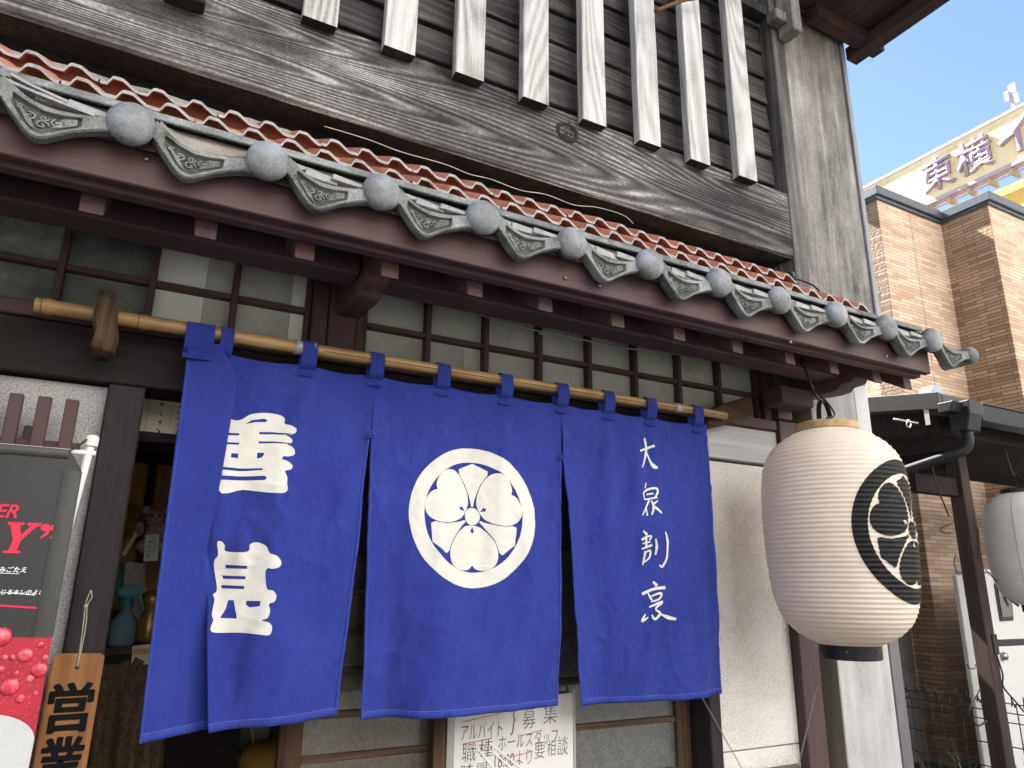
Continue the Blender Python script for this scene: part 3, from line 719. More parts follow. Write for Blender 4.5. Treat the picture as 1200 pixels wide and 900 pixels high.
def finish_panel(rows, li_edges=(True, True), open_from=.17):
    p = MB().grid(rows).build('panel', M['cloth'], noren, smooth=True, recalc=False)
    nj = len(rows); ni = len(rows[0])
    # hems: folded-over bands, slightly proud, puckered
    def band(path, inward, w, name):
        rr = []
        for k, q in enumerate(path):
            pk = .0012*math.sin(k*2.1)+.0008*nz(k*.9)
            a = Vector(q); c_ = Vector(inward[k])
            d = (c_-a).normalized()
            rr.append([a+Vector((0, .0015, 0))-d*.0012, a+Vector((0, -.0022-pk, 0))-d*.0012, a+d*w*.55+Vector((0, -.0026+pk, 0)), a+d*w+Vector((0, -.0016, 0)), a+d*(w+.001)+Vector((0, .001, 0))])
        MB().grid(rr).build(name, M['hem'], p, smooth=True)
    def dens(P, n):
        out = []
        for i in range(len(P)-1):
            for k in range(n): out.append(Vector(P[i]).lerp(Vector(P[i+1]), k/n))
        out.append(Vector(P[-1])); return out
    band(dens(rows[-1], 2), dens(rows[-4], 2), .016, 'hem')
    st_ = []
    for a_, c_ in zip(dens(rows[-1], 2), dens(rows[-4], 2)): st_.append(a_+(c_-a_).normalized()*.0165+Vector((0, -.0024, 0)))
    MB().tube(st_, .0006, 4).build('hem_stitch', M['stitch'], p)
    for side, on in ((0, li_edges[0]), (-1, li_edges[1])):
        if not on: continue
        j0 = int(nj*open_from) if on != 'full' else 6
        inn = 1 if side == 0 else -2
        band(dens([r[side] for r in rows[j0:]], 2), dens([r[inn] for r in rows[j0:]], 2), .0065, 'hem')
    return p
def FOLD(x, v, k):                     # pull folds running down from the tabs, small creases lower down
    f = 0
    for i, t in enumerate(tabs):
        w = .022+.05*v; c_ = t+.05*v*math.sin(i*2.4)
        f -= .008*math.exp(-((x-c_)/w)**2)*math.exp(-v*2.6)*min(1, v*9)
    cr = 0
    for q in range(3):
        a_ = (.5, -.9, 1.6)[q]; w_ = nz(x*(9+3*q)+a_*v*5, v*(7-q)-a_*x*4, k*3.3+q)
        cr += .005*max(0, 1-abs(w_)*5)**2*max(0, nz(x*4+q, v*3, k+q*7)+.25)
    return f*1.3+.006*nz(x*24+v*6, v*5, k)*min(1, v*6)+.002*nz(x*60, v*34, k+3)-cr*min(1, v*5)+.03*nz(x*6.5, v*.9, k*5.1)*min(1, v*2.5)+.012*nz(x*15+v*2, v*1.4, k*2.7)*min(1, v*2)
def wr1(u, v, x):
    d = v**1.2
    return -.02*d+.02*d*math.sin(7*u+1.0)+.022*d*nz(x*5, v*1.6, 1)+.012*nz(x*11, v*2.5, 2)*min(1, v*4)+.012*math.exp(-((u-.08)/.07)**2)*v+FOLD(x, v, 1)
def wr2(u, v, x):
    d = v**1.2
    return -.028*d+.02*d*math.cos(5.5*u+.6)+.024*d*nz(x*4.5, v*1.5, 7)+.012*nz(x*10, v*2.2, 3)*min(1, v*4)+.022*math.exp(-((u-.12)/.07)**2)*d+FOLD(x, v, 2)
def wr3(u, v, x):
    d = v**1.1
    return -.022*d+.022*d*math.sin(6*u+.3)+.02*d*nz(x*5, v*1.5, 5)+.012*nz(x*12, v*2.2, 8)*min(1, v*4)-.02*math.exp(-((u-.47)/.06)**2)*(1-v)*min(1, v*5)+FOLD(x, v, 3)
r2 = panel(2, ([0, .18, 1], [.573, .575, .594]), ([0, .18, 1], [1.201, 1.200, 1.191]), E_-.334, E_-.34, wr2)
r3 = panel(3, ([0, .18, 1], [1.2015, 1.203, 1.265]), ([0, .2, 1], [1.832, 1.828, 1.82]), E_-.346, E_-.338, wr3)
# first panel: its left side is folded into a pleat
rows1 = []; main0 = []
NVr = 130
for j in range(NVr+1):
    v = j/NVr
    xl = pl([0, .1, .5, 1], [.079, .082, .086, .095], v); xr = pl([0, .18, 1], [.5725, .570, .536], v)
    xf = pl([0, .07, .35, .55, .75, 1], [.165, .21, .2, .195, .204, .232], v)
    B = (xf+pl([0, .35, .6, .85, 1], [0, 0, -.012, .03, .035], v), YC+pl([0, .1, .35, .6, .85, 1], [-.028, -.034, -.032, .012, .05, .055], v))
    Cc = (xf+pl([0, .35, .6, .85, 1], [-.05, -.06, .004, 0, 0], v), YC+pl([0, .35, .6, .85, 1], [.004, .004, .03, -.012, -.016], v))
    A = (xl, YC+pl([0, .3, 1], [-.012, -.006, -.03], v))
    sec = [(lerp(A[0], B[0], k/18), lerp(A[1], B[1], (k/18))+.008*v*nz(k*.35, v*2.2, 5)) for k in range(18)]
    sec += [(lerp(B[0], Cc[0], k/7), lerp(B[1], Cc[1], k/7)) for k in range(7)]
    m0 = len(sec)
    for k in range(96):
        u = k/95; x = lerp(Cc[0], xr, u); bl = min(1, u*5)
        sec.append((x, lerp(Cc[1], YC, bl)+bl*wr1((x-.2)/.36, v, x)))
    for _ in range(2):
        sec = [sec[0]]+[((sec[k-1][0]+2*sec[k][0]+sec[k+1][0])/4, (sec[k-1][1]+2*sec[k][1]+sec[k+1][1])/4) for k in range(1, len(sec)-1)]+[sec[-1]]
    row = []
    for k, (x, y) in enumerate(sec):
        zb = E_+pl([.09, .23, .54], [-.346, -.338, -.322], x)
        z = lerp(ZT, zb, v)
        if v < .14: z = lerp(ztop(x) if x > .16 else pole_z(x)-.035, lerp(ZT, zb, .14), v/.14)
        row.append((x, y, z))
    rows1.append(row)
SURF[1] = ([r[m0+1:] for r in rows1], lambda x: E_+pl([.09, .23, .54], [-.346, -.338, -.322], x))
SURF[2] = (r2, lambda x: E_+lerp(-.334, -.34, (x-.594)/.597))
SURF[3] = (r3, lambda x: E_+lerp(-.346, -.338, (x-1.265)/.555))
p1 = finish_panel(rows1, ('full', True)); p2 = finish_panel(r2); p3 = finish_panel(r3, (True, 'full'))
def surf(idx, x, z, off):
    rows, zbf = SURF[idx]; nj = len(rows)-1
    v = max(0, min(.9999, (ZT-z)/(ZT-zbf(x))))*nj; j = int(v); f = v-j
    def yy(row):
        if x <= row[0][0]: return row[0][1]
        lo, hi = 0, len(row)-1
        while hi-lo > 1:
            m = (lo+hi)//2
            if row[m][0] <= x: lo = m
            else: hi = m
        a, b_ = row[lo], row[hi]; t = (x-a[0])/max(1e-6, b_[0]-a[0]); return lerp(a[1], b_[1], min(1, t))
    xm = lerp(rows[j][0][0], rows[j+1][0][0], f)
    return Vector((max(x, xm), lerp(yy(rows[j]), yy(rows[j+1]), f)-off, z))
# tabs round the pole
for k, t in enumerate(tabs):
    w = .0205 if k else .034
    if k == 0: t = .103
    if k == 1: t = .168; w = .016
    z0 = pole_z(t); r = .0205; rows = []
    path = [(.004, -.06), (-r*.6-.004, -.05), (-r-.002, -.025), (-r-.002, 0), (-r*.72, r*.72), (0, r+.001), (r*.72, r*.72), (r+.001, 0), (r, -.03), (.01, -.06)]
    path = [(p.x, p.y) for p in smooth_path([(a, b_, 0) for a, b_ in path], 3)]
    ylo = YC-.0105-(.02 if k == 0 else 0)
    path = [(min(a, 9), b_) for a, b_ in path]
    path = [(-.006 if k else -.022, -.082)]+path
    for q, (dy, dz) in enumerate(path):
        dy += -.0035 if q < 3 else 0
        rows.append([(t+w*s+.0015*nz(q, s*2, k), YC+dy+.0012*nz(q*.8, s*3., k), z0+dz) for s in (-1, -.5, 0, .5, 1)])
    tb = MB().grid(rows).build('tab', M['cloth'], noren, smooth=True)
    # stitched square with a cross
    zc = z0-.066
    st = MB()
    def sp(sx_, sz_): return Vector((t+sx_*w*.86, YC-.0098-(.017 if k == 0 else 0)-.0005*abs(sx_), zc+sz_*.014))
    for a, b_ in (((-1, -1), (1, -1)), ((-1, 1), (1, 1)), ((-1, -1), (1, 1)), ((-1, 1), (1, -1))):
        st.tube([sp(*a), sp(*b_)], .0007, 4)
    st.build('stitching', M['hem'], tb)
# small ties where the slits begin
for u, v in ((433, 511), (658, 537)):
    p = at(u, v, YC-.008); mb = MB()
    for s in (-1, 1): mb.tube(smooth_path([p, p+Vector((.008*s, -.004, .006)), p+Vector((.013*s, -.004, -.001)), p+Vector((.002*s, -.002, -.004))], 4), .0022, 6)
    mb.tube([p+Vector((0, -.002, .006)), p+Vector((0, -.002, -.006))], .003, 6); mb.build('tie', M['hem'], noren, smooth=True)
# seams joining the panels above the slits
for x in (.573, 1.2015):
    MB().tube([Vector((x+s*.004, YC-.0035, lerp(pole_z(x)-.05, E_+.395, k/10))) for s in (0,) for k in range(11)], .0012, 5).build('seam', M['hem'], noren)

# crest: wood sorrel with swords in a ring (unit radius)
def crest_loops(g=1.0):
    out = []
    ci = lambda r: [(r*math.cos(6.28318*k/72), r*math.sin(6.28318*k/72)) for k in range(72)]
    out.append([ci(1.0), ci(.79)]); out.append([ci(.125)[::2]])
    half = [(.132, .045), (.15, .125), (.19, .185), (.233, .24), (.342, .33), (.45, .385), (.55, .402), (.62, .392), (.69, .35), (.735, .28), (.758, .2), (.757, .12), (.735, .05), (.69, 0)]
    def rot(p, a):                       # p = (axis distance, side)
        return (p[0]*math.cos(a)-p[1]*math.sin(a), p[0]*math.sin(a)+p[1]*math.cos(a))
    hs = [(p.x, p.y) for p in smooth_path([(a, b_, 0) for a, b_ in half], 3)]
    mark = [(.155, .012), (.19, .012), (.2, .035), (.25, 0), (.2, -.035), (.19, -.012), (.155, -.012)]
    sw_h = [(.14, .014), (.22, .03), (.324, .066), (.457, .117), (.558, .182), (.61, .225), (.672, .232), (.778, 0)]
    for a in (30, 150, 270):
        a = R(a); lp = [(d, w) for d, w in hs]+[(d, -w) for d, w in hs[-2::-1]]
        out.append([[rot((.42+(p[0]-.42)*g, p[1]*g), a) for p in lp], [rot(p, a) for p in mark]])
    for a in (90, 210, 330):
        a = R(a); lp = sw_h+[(d, -w) for d, w in sw_h[-2::-1]]
        out.append([[rot((.5+(p[0]-.5)*g, p[1]*g), a) for p in lp]])
    return out
CREST = crest_loops()
CREST_B = crest_loops(.955)
def crest_meshes(r, cr=None): return [fill_mesh([[(x*r, y*r) for x, y in L] for L in loops]) for loops in (cr or CREST)]
cc = at(552.2, 605.5, YC)
decal('crest_print', crest_meshes(.2015), lambda x, y, l: surf(2, cc.x+x, cc.z+y, .0022), M['print'], p2, .008, .008)
# large characters on the first panel (their left sides lie inside the pleat)
def pxloop(L, s, ox, oy): return [(lambda p: (p.x, p.z))(at(ox+x/s, oy+y/s, YC)) for x, y in L]
def rounded(L, n=4):
    P = [(x, y, 0) for x, y in L]; P = P[-1:]+P+P[:2]
    out = smooth_path(P, n)
    return [(p.x, p.y) for p in out[n:-n-1]] if False else [(p.x, p.y) for p in out[n:n+n*len(L)]]
zen = [[(215, 290), (300, 290), (330, 287), (370, 265), (420, 257), (470, 258), (515, 268), (533, 285), (532, 308), (560, 318), (583, 335), (580, 353), (560, 361), (538, 363), (555, 376), (566, 390), (558, 401), (540, 406), (565, 420), (576, 440), (570, 458), (545, 464), (525, 463), (516, 476), (545, 488), (562, 508), (555, 526), (528, 533), (538, 560), (536, 595), (540, 615), (530, 631), (505, 636), (440, 630), (340, 615), (215, 611)],
       [(352, 308), (380, 290), (440, 283), (456, 291), (445, 299), (395, 300)], [(225, 348), (322, 350), (324, 360), (225, 360)], [(225, 392), (322, 394), (322, 403), (225, 403)],
       [(415, 345), (470, 346), (560, 357), (556, 363), (470, 357), (415, 356)], [(412, 389), (480, 391), (556, 402), (540, 404), (480, 400), (412, 398)],
       [(285, 444), (318, 445), (316, 468), (282, 463)], [(405, 442), (435, 443), (437, 452), (425, 466), (404, 470)],
       [(225, 508), (330, 515), (428, 516), (432, 524), (330, 528), (225, 522)], [(225, 550), (320, 552), (438, 552), (447, 562), (438, 573), (320, 571), (225, 570)]]
jin = [[(765, 107), (780, 103), (792, 118), (797, 138), (868, 140), (877, 115), (900, 107), (930, 120), (942, 146), (965, 155), (980, 175), (974, 194), (950, 200), (934, 198), (926, 215), (931, 268), (950, 275), (963, 292), (957, 314), (938, 322), (942, 345), (934, 370), (914, 379), (940, 388), (950, 405), (940, 430), (900, 428), (840, 424), (745, 422), (751, 380), (746, 360), (756, 310), (752, 290), (766, 270), (755, 180), (769, 150)],
       [(795, 185), (868, 190), (868, 200), (797, 198)], [(785, 223), (862, 226), (862, 237), (787, 235)], [(780, 257), (857, 260), (857, 271), (782, 269)],
       [(803, 310), (822, 310), (832, 375), (775, 373), (795, 340)], [(865, 312), (910, 312), (908, 330), (875, 335), (862, 325)]]
for ch, s, ox, oy in ((zen, 4, 200, 420), (jin, 3, 0, 600)):
    lp = [pxloop(rounded(L) if i == 0 else L, s, ox, oy) for i, L in enumerate(ch)]
    decal('character_print', [fill_mesh(lp)], lambda x, y, l: surf(1, x, y, .0022), M['print'], p1, .008, .008)
# running-script column on the third panel
ST = [([(172, 108), (176, 150), (166, 190), (149, 222)], [8, 9, 7, 3]), ([(150, 158), (178, 148), (206, 138)], [6, 7, 8]), ([(174, 160), (188, 195), (202, 216), (216, 222)], [4, 8, 15, 5]),
      ([(168, 278), (162, 298)], [4, 6]), ([(152, 318), (170, 305), (204, 298), (211, 312), (198, 335)], [5, 7, 7, 8, 4]), ([(153, 318), (160, 343)], [6, 6]), ([(168, 322), (196, 318)], [4, 5]), ([(160, 342), (207, 333)], [4, 6]),
      ([(180, 342), (164, 372), (149, 400)], [6, 7, 3]), ([(164, 368), (168, 402)], [6, 7]), ([(188, 345), (192, 372), (184, 398)], [6, 7, 5]), ([(208, 345), (192, 362), (203, 376), (220, 392)], [4, 6, 9, 6]),
      ([(153, 458), (166, 474)], [5, 9]), ([(147, 492), (162, 482), (178, 478), (172, 494)], [7, 6, 6, 4]), ([(163, 476), (161, 520)], [6, 7]), ([(150, 506), (174, 499)], [4, 5]), ([(147, 526), (180, 511)], [5, 7]), ([(158, 534), (154, 560), (149, 586)], [7, 6, 4]), ([(156, 540), (174, 532), (169, 560), (152, 576)], [4, 6, 6, 4]),
      ([(194, 488), (197, 515), (191, 548)], [5, 8, 6]), ([(228, 462), (234, 500), (230, 556), (214, 592), (204, 584)], [5, 9, 8, 7, 3]),
      ([(183, 648), (196, 664)], [6, 11]), ([(147, 694), (182, 676), (222, 669)], [9, 8, 10]), ([(166, 690), (174, 708), (180, 716)], [4, 7, 5]), ([(176, 702), (208, 690), (202, 712), (176, 722)], [4, 7, 6, 4]),
      ([(170, 742), (214, 722), (190, 748), (206, 764), (192, 782)], [5, 8, 5, 8, 4]), ([(158, 768), (147, 794), (168, 780)], [4, 9, 3]), ([(178, 770), (186, 786), (206, 772)], [4, 8, 4]), ([(208, 768), (232, 780), (257, 786)], [4, 12, 7])]
ms = [stroke([(lambda p: (p.x, p.z))(at(700+x/3.2125, 480+y/3.2125, YC)) for x, y in pts], [w*.00104 for w in ws]) for pts, ws in ST]
decal('script_print', ms, lambda x, y, l: surf(3, x, y, .002+.00008*l), M['print'], p3, .008, .008)

# ================================================================== LANTERNS
LS = .955
LP = [(.375, .085), (.368, .112), (.345, .155), (.31, .196), (.27, .224), (.225, .240), (.15, .2475), (.05, .251), (-.05, .250), (-.14, .2445), (-.21, .236), (-.265, .221), (-.305, .200), (-.34, .166), (-.362, .130), (-.375, .100)]
def lr0(z): 
    for i in range(len(LP)-1):
        if LP[i+1][0] <= z <= LP[i][0]:
            p0 = LP[max(i-1, 0)]; p1 = LP[i]; p2 = LP[i+1]; p3 = LP[min(i+2, len(LP)-1)]
            t = (z-p1[0])/(p2[0]-p1[0])
            return .5*(2*p1[1]+(p2[1]-p0[1])*t+(2*p0[1]-5*p1[1]+4*p2[1]-p3[1])*t*t+(3*p1[1]-p0[1]-3*p2[1]+p3[1])*t**3)
    return LP[0][1] if z > 0 else LP[-1][1]
LP = [(a*LS, b_*LS) for a, b_ in LP]
RIBP = .75*LS/47
def lrad(z, a=0):
    ph = ((z+.375*LS)/RIBP) % 1
    return lr0(z)+.0029*(1-abs(2*ph-1)**1.6)*-1+.0015+.0016*nz(a*2.2, z*5)+.0011*nz(a*7, z*28)
def paper(name, c1, c2):
    m, nt, b = new_mat(name, c1, .75, .2)
    v = coords(nt); n = noise_n(nt, v, 9, 6, .65); f = noise_n(nt, coords(nt, (6, 6, 160)), 4, 3, .6)
    col = ramp(nt, math_n(nt, 'ADD', math_n(nt, 'MULTIPLY', n, .7), math_n(nt, 'MULTIPLY', f, .3)), [(.3, c2), (.55, c1), (.8, tuple(min(1, c*1.06) for c in c1))])
    lk(nt, col, b.inputs['Base Color'])
    tr = nd(nt, 'ShaderNodeBsdfTranslucent'); lk(nt, col, tr.inputs[0])
    mx = nd(nt, 'ShaderNodeMixShader'); mx.inputs[0].default_value = .3
    lk(nt, b.outputs[0], mx.inputs[1]); lk(nt, tr.outputs[0], mx.inputs[2]); lk(nt, mx.outputs[0], nt.nodes['Material Output'].inputs[0])
    bump(nt, b, n, .12, .003)
    return m
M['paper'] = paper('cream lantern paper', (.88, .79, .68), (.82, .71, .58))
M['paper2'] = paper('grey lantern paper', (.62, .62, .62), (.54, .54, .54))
M['ink'] = mottled('black ink on paper', [(.003, .003, .004), (.006, .006, .007), (.014, .014, .014)], 40, .55, 4, .1, .001, .18, 200)
M['gold'] = mottled('gold paper rim', [(.2, .11, .05), (.42, .27, .13), (.5, .35, .2)], 20, .5, 5, .4, .003, .4, 90)
def lantern(c, label, pm, crest_dir, hang, top_mat, group):
    t = thing('paper_lantern', label, 'lantern', (c.x, c.y, c.z-.42), group)
    N = 96; NZ = 47*5; rows = []
    for j in range(NZ+1):
        z = (.375-.75*j/NZ)*LS
        rows.append([(c.x+lrad(z, math.cos(a))*math.cos(a), c.y+lrad(z, math.cos(a))*math.sin(a), c.z+z) for a in [2*math.pi*k/N for k in range(N+1)]])
    body = MB().grid(rows).build('paper_body', pm, t, smooth=True)
    if crest_dir is not None:
        def f(x, y, l):
            z = y; a = crest_dir+x/.236; r = lrad(z, math.cos(a))+.0012
            return Vector((c.x+r*math.cos(a), c.y+r*math.sin(a), c.z+z))
        decal('crest_print', crest_meshes(.228, CREST_B), f, M['ink'], body, .016, RIBP/4)
    MB().lathe([(.08, .350), (.106, .354), (.108, .376), (.102, .382), (.098, .378), (.096, .354)], (c.x, c.y, c.z), 40, cap=False).build('top_ring', top_mat, t, smooth=40)
    MB().lathe([(.086, -.352), (.096, -.355), (.095, -.4), (.09, -.403), (.086, -.4), (.086, -.355)], (c.x, c.y, c.z), 40, cap=False).build('bottom_ring', M['darkmetal'], t, smooth=40)
    for k in range(6):
        a = k*1.05-2.6; p = Vector((c.x+.096*math.cos(a), c.y+.096*math.sin(a), c.z-.376)); MB().lathe([(.0001, .004), (.004, .003), (.005, -.003), (.0001, -.004)], p, 8).build('rivet', M['rust'], t)
    h = MB(); ar = []
    for k in range(15):
        an = math.pi*k/14; ar.append(Vector((c.x-.075*math.cos(an)*math.cos(.4), c.y-.075*math.cos(an)*math.sin(.4), c.z+.37+.10*math.sin(an)**.8)))
    rows = []
    for k, p in enumerate(ar):
        tg = (ar[min(k+1, 14)]-ar[max(k-1, 0)]).normalized(); sd = Vector((-math.sin(.4), math.cos(.4), 0)); up = tg.cross(sd)
        rows.append([p+sd*.008+up*.002, p-sd*.008+up*.002, p-sd*.008-up*.002, p+sd*.008-up*.002, p+sd*.008+up*.002])
    MB().grid(rows).build('handle', M['darkmetal'], t, smooth=40)
    if hang:
        MB().tube(smooth_path([Vector((c.x-.035, c.y-.01, c.z+.465)), Vector((c.x-.045, c.y, c.z+.5)), Vector((c.x-.055, c.y+.02, hang-.03)), Vector((c.x-.06, c.y+.03, hang)), Vector((c.x-.05, c.y+.035, hang+.012)), Vector((c.x-.04, c.y+.03, hang))], 5), .0045, 8).build('hanger_hook', M['blackplastic'], t, smooth=True)
    MB().tube(smooth_path([Vector((c.x-.045, c.y-.005, c.z+.5)), Vector((c.x-.055, c.y-.06, c.z+.44)), Vector((c.x-.06, c.y-.085, c.z+.392)), Vector((c.x-.09, c.y-.075, c.z+.38))], 5), .003, 6).build('tie_cord', M['blackplastic'], t, smooth=True)
    return t
lc = at(981.5, 625, 1.665)
lantern(Vector((lc.x, 1.665, lc.z+.0)), 'large cream paper lantern with black crest hanging under the right eave end', M['paper'], R(-77), E_+.80, M['gold'], 'paper lanterns')
l2 = at(1206, 642, 2.6)
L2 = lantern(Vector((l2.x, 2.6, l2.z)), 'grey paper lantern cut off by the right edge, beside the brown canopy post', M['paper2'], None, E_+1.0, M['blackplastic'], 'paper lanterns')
p2v = Vector((l2.x, 2.6, l2.z))
rows = [(p2v.x+(lr0(z)+.003)*math.cos(R(-168)), p2v.y+(lr0(z)+.003)*math.sin(R(-168)), p2v.z+z) for z in [lerp(.36, -.36, k/40) for k in range(41)]]
MB().tube(rows, .0016, 5).build('seam', plain('seam brown', (.3, .22, .18), .8), L2)  # brown line along the paper seam

# ================================================================== BANNER, SIGNS AND NOTICES
YB = 1.80
ban = thing('banner_stand', 'black and red drinks banner with red lettering on a white pole, left of the door', 'banner', (-.4, YB, 0))
dk = plain('black banner cloth', (.03, .03, .031), .55, .35, 0, .12, 6)
xr = -.098; zt = E_+.268; xl = -.70
def bsurf(x, z, off=0): return Vector((x, YB+.008*nz(x*4, z*3)+.006*math.sin(x*9)-off, z))
m_ = MB(); rows = []
for j in range(41):
    z = lerp(zt, E_-.115, j/40); xe = xr if z < E_+.225 else lerp(xr, -.128, (z-(E_+.225))/.043)
    rows.append([bsurf(lerp(xl, xe, k/24), z) for k in range(25)])
sheet = m_.grid(rows).build('banner_cloth', dk, ban, smooth=True)
m_ = MB(); rows = []
hemm = plain('banner hem', (.045, .044, .042), .5, .4, 0, .1, 6)
for j in range(31):
    z = lerp(E_+.222, E_-.115, j/30); rows.append([bsurf(xr-.034, z, .0015), bsurf(xr-.032, z, .003), bsurf(xr-.003, z, .004), bsurf(xr+.001, z, .0)])
m_.grid(rows).build('banner_hem', hemm, sheet, smooth=True)
m_ = MB(); m_.grid([[bsurf(x, zt, .0), bsurf(x, zt-.002, .004), bsurf(x, zt-.02, .003), bsurf(x, zt-.021, 0)] for x in [lerp(xl, -.128, k/20) for k in range(21)]]).build('banner_hem', hemm, sheet, smooth=True)
rm, nt, b = new_mat('red wet print', (.5, .01, .03), .3, .5)
v = coords(nt, rnd=False); n = noise_n(nt, v, 9, 5, .6); vv = nd(nt, 'ShaderNodeTexVoronoi'); vv.inputs['Scale'].default_value = 120; lk(nt, v, vv.inputs['Vector'])
dots = math_n(nt, 'LESS_THAN', vv.outputs['Distance'], .22)
lk(nt, mixc(nt, math_n(nt, 'MULTIPLY', dots, .45), ramp(nt, n, [(.3, (.3, .008, .022)), (.7, (.52, .022, .05))]), (.7, .12, .15)), b.inputs['Base Color'])
m_ = MB(); rows = []
for j in range(41):
    z = lerp(E_-.1155, E_-.95, j/40); rows.append([bsurf(lerp(xl, xr, k/24), z) for k in range(25)])
red = m_.grid(rows).build('banner_red_field', rm, ban, smooth=True)
rd = random.Random(5); dm = mottled('printed water drop', [(.4, .012, .03), (.62, .06, .09), (.75, .2, .22)], 60, .2, 3, .1, .001, .6, 90)
for (u, v, r) in [(30, 767, 7.5), (12, 804, 9), (46, 784, 8), (2, 746, 10), (36, 795, 4), (24, 818, 4.5), (6, 770, 3), (15, 734+36, 3), (48, 755, 3.5), (42, 812, 3), (53, 770, 3), (1, 784, 3.5), (20, 788, 2.5)]:
    p = at(u, v, YB); rr = r*.0019
    MB().lathe([(rr, 0), (rr*.9, -rr*.22), (rr*.6, -rr*.4), (.0001, -rr*.45)], bsurf(p.x, p.z, .0005), 14, 'Y').build('water_drop', dm, red, smooth=True)
# glass of beer foam at the foot of the print
fm = mottled('white foam print', [(.42, .45, .42), (.52, .54, .52), (.58, .6, .58)], 6, .4, 5, .05, .001, .4, 60)
cxp = at(40, 870, YB).x-.098; zf = at(0, 834, YB).z
lp = []
for k in range(25):
    a = math.pi*k/24; lp.append((cxp+.098*math.cos(a), zf-.055+.055*math.sin(a)))
lp += [(cxp-.085, E_-.8), (cxp+.085, E_-.8)]
decal('foam_print', [fill_mesh([lp])], lambda x, y, l: bsurf(x, y, .009), fm, red, .03, .05)
RED = plain('red lettering', (.62, .025, .06), .5, .3, 0, .06); WHT = plain('white lettering', (.75, .75, .74), .5, .3, 0, .04)
def bold_italic_Y(ox, oz, s):           # slab capital Y
    sh = lambda x, y: (ox+(x+.22*y)*s, oz+y*s)
    L = [(.14, 0), (.62, 0), (.62, .07), (.5, .09), (.5, .42), (.74, .86), (.86, .92), (.86, 1), (.46, 1), (.46, .92), (.58, .88), (.43, .6), (.29, .88), (.38, .92), (.38, 1), (-.08, 1), (-.08, .92), (.03, .87), (.27, .42), (.27, .09), (.14, .07)]
    return [[sh(x, y) for x, y in L]]
pY0 = at(-3, 648, YB); pY1 = at(40, 613, YB); sY = pY1.z-pY0.z
ms = [fill_mesh(bold_italic_Y(pY0.x, pY0.z, sY*1.0))]
q0 = at(53, 622, YB)
for dx in (0, .0165):
    L = []
    for k in range(9): L.append((q0.x+dx+.009*math.cos(k*.785), q0.z+.006+.008*math.sin(k*.785)))
    ms.append(fill_mesh([L[:8]])); ms.append(fill_mesh([[(q0.x+dx+.009, q0.z+.006), (q0.x+dx+.007, q0.z-.008), (q0.x+dx-.005, q0.z-.017), (q0.x+dx-.006, q0.z-.015), (q0.x+dx+.001, q0.z-.004)]]))
def place(me, p, s, sx=1):
    for v in me.vertices: v.co = (p.x+v.co.x*s*sx, p.z+v.co.y*s, 0)
    return me
pe = at(-7, 606, YB); ms.append(place(text_mesh('ER', 1, .018, .25), pe, .038, .95))
decal('lettering', ms, lambda x, y, l: bsurf(x, y, .0016+.0002*l), RED, sheet, .03, .03)
pt = at(-2, 670, YB); me1 = place(text_mesh('みごたえ', 1, .02, .2), pt, .0122); pt2 = at(0, 696, YB); me2 = place(text_mesh('じるキレのよさ', 1, .02, .2), pt2, .0108)
def barr(u0, v0, u1, v1, w, Y=YB):
    a, b_ = at(u0, v0, Y), at(u1, v1, Y); return fill_mesh([[(a.x, a.z), (b_.x, b_.z), (b_.x, b_.z-w), (a.x, a.z-w)]])
decal('lettering', [me1, me2, barr(-4, 671, 23, 672, .0012), barr(-4, 693, 42, 697, .0012)], lambda x, y, l: bsurf(x, y, .0016+.0002*l), WHT, sheet, .03, .03)
decal('lettering', [barr(-20, 707, 44, 711, .004)], lambda x, y, l: bsurf(x, y, .0016), RED, sheet, .03, .03)
pp = at(107, 520, YB+.03)
pole = MB().tube([(pp.x-.16, YB+.03, 0), (pp.x, YB+.03, pp.z+.0)], .0085, 14).build('pole', M['whitepipe'], ban, smooth=45)
MB().lathe([(.0085, -.012), (.0135, -.010), (.0145, .008), (.011, .014), (.0001, .0145)], (pp.x, YB+.03, pp.z+.004), 16).build('pole_cap', plain('cap plastic', (.62, .63, .58), .5), pole, smooth=40)
MB().tube([(xl, YB+.028, pp.z-.022), (pp.x+.012, YB+.028, pp.z-.022)], .006, 12).build('cross_bar', M['whitepipe'], pole, smooth=45)
MB().tube(smooth_path([bsurf(-.128, zt-.004, .002), Vector((-.118, YB+.015, zt+.008)), Vector((-.1, YB+.02, zt+.03))], 4), .002, 6).build('cable_tie', M['blackplastic'], ban)
MB().box(pp.x-.2, pp.x+.2, YB-.15, YB+.2, 0.004, .045).build('base_plate', M['darkmetal'], ban, bev=.01)

# open-for-business board on the door post
YS = 1.965
sg = thing('hanging_sign', 'brown wooden sign with black brushed characters hanging on a string by the door', 'sign', (-.05, YS, E_-.53))
swm = wood('amber sign board', [(.1, .036, .01), (.19, .075, .02), (.25, .105, .032), (.33, .16, .065)], 'Z', ring=.25, patch=.5, rough=.5, bs=.25, spec=.4)
prof = [(-.101, E_-.545), (-.001, E_-.55), (.0015, E_-.172), (-.003, E_-.163), (-.094, E_-.161), (-.1, E_-.168)]
bd = MB().prism(prof, YS-.018, YS, 'Y').build('board', swm, sg, bev=.003, segs=2)
def bold_kanji(ch, cx, cz, w, h, off): 
    me = text_mesh(ch, 1, off); xs = [v.co.x for v in me.vertices]; ys = [v.co.y for v in me.vertices]
    x0, x1, y0, y1 = min(xs), max(xs), min(ys), max(ys)
    for v in me.vertices: v.co = (cx+((v.co.x-x0)/(x1-x0)-.5)*w, cz+((v.co.y-y0)/(y1-y0)-.5)*h, 0)
    return me
ink = plain('black paint', (.006, .006, .007), .8, .1)
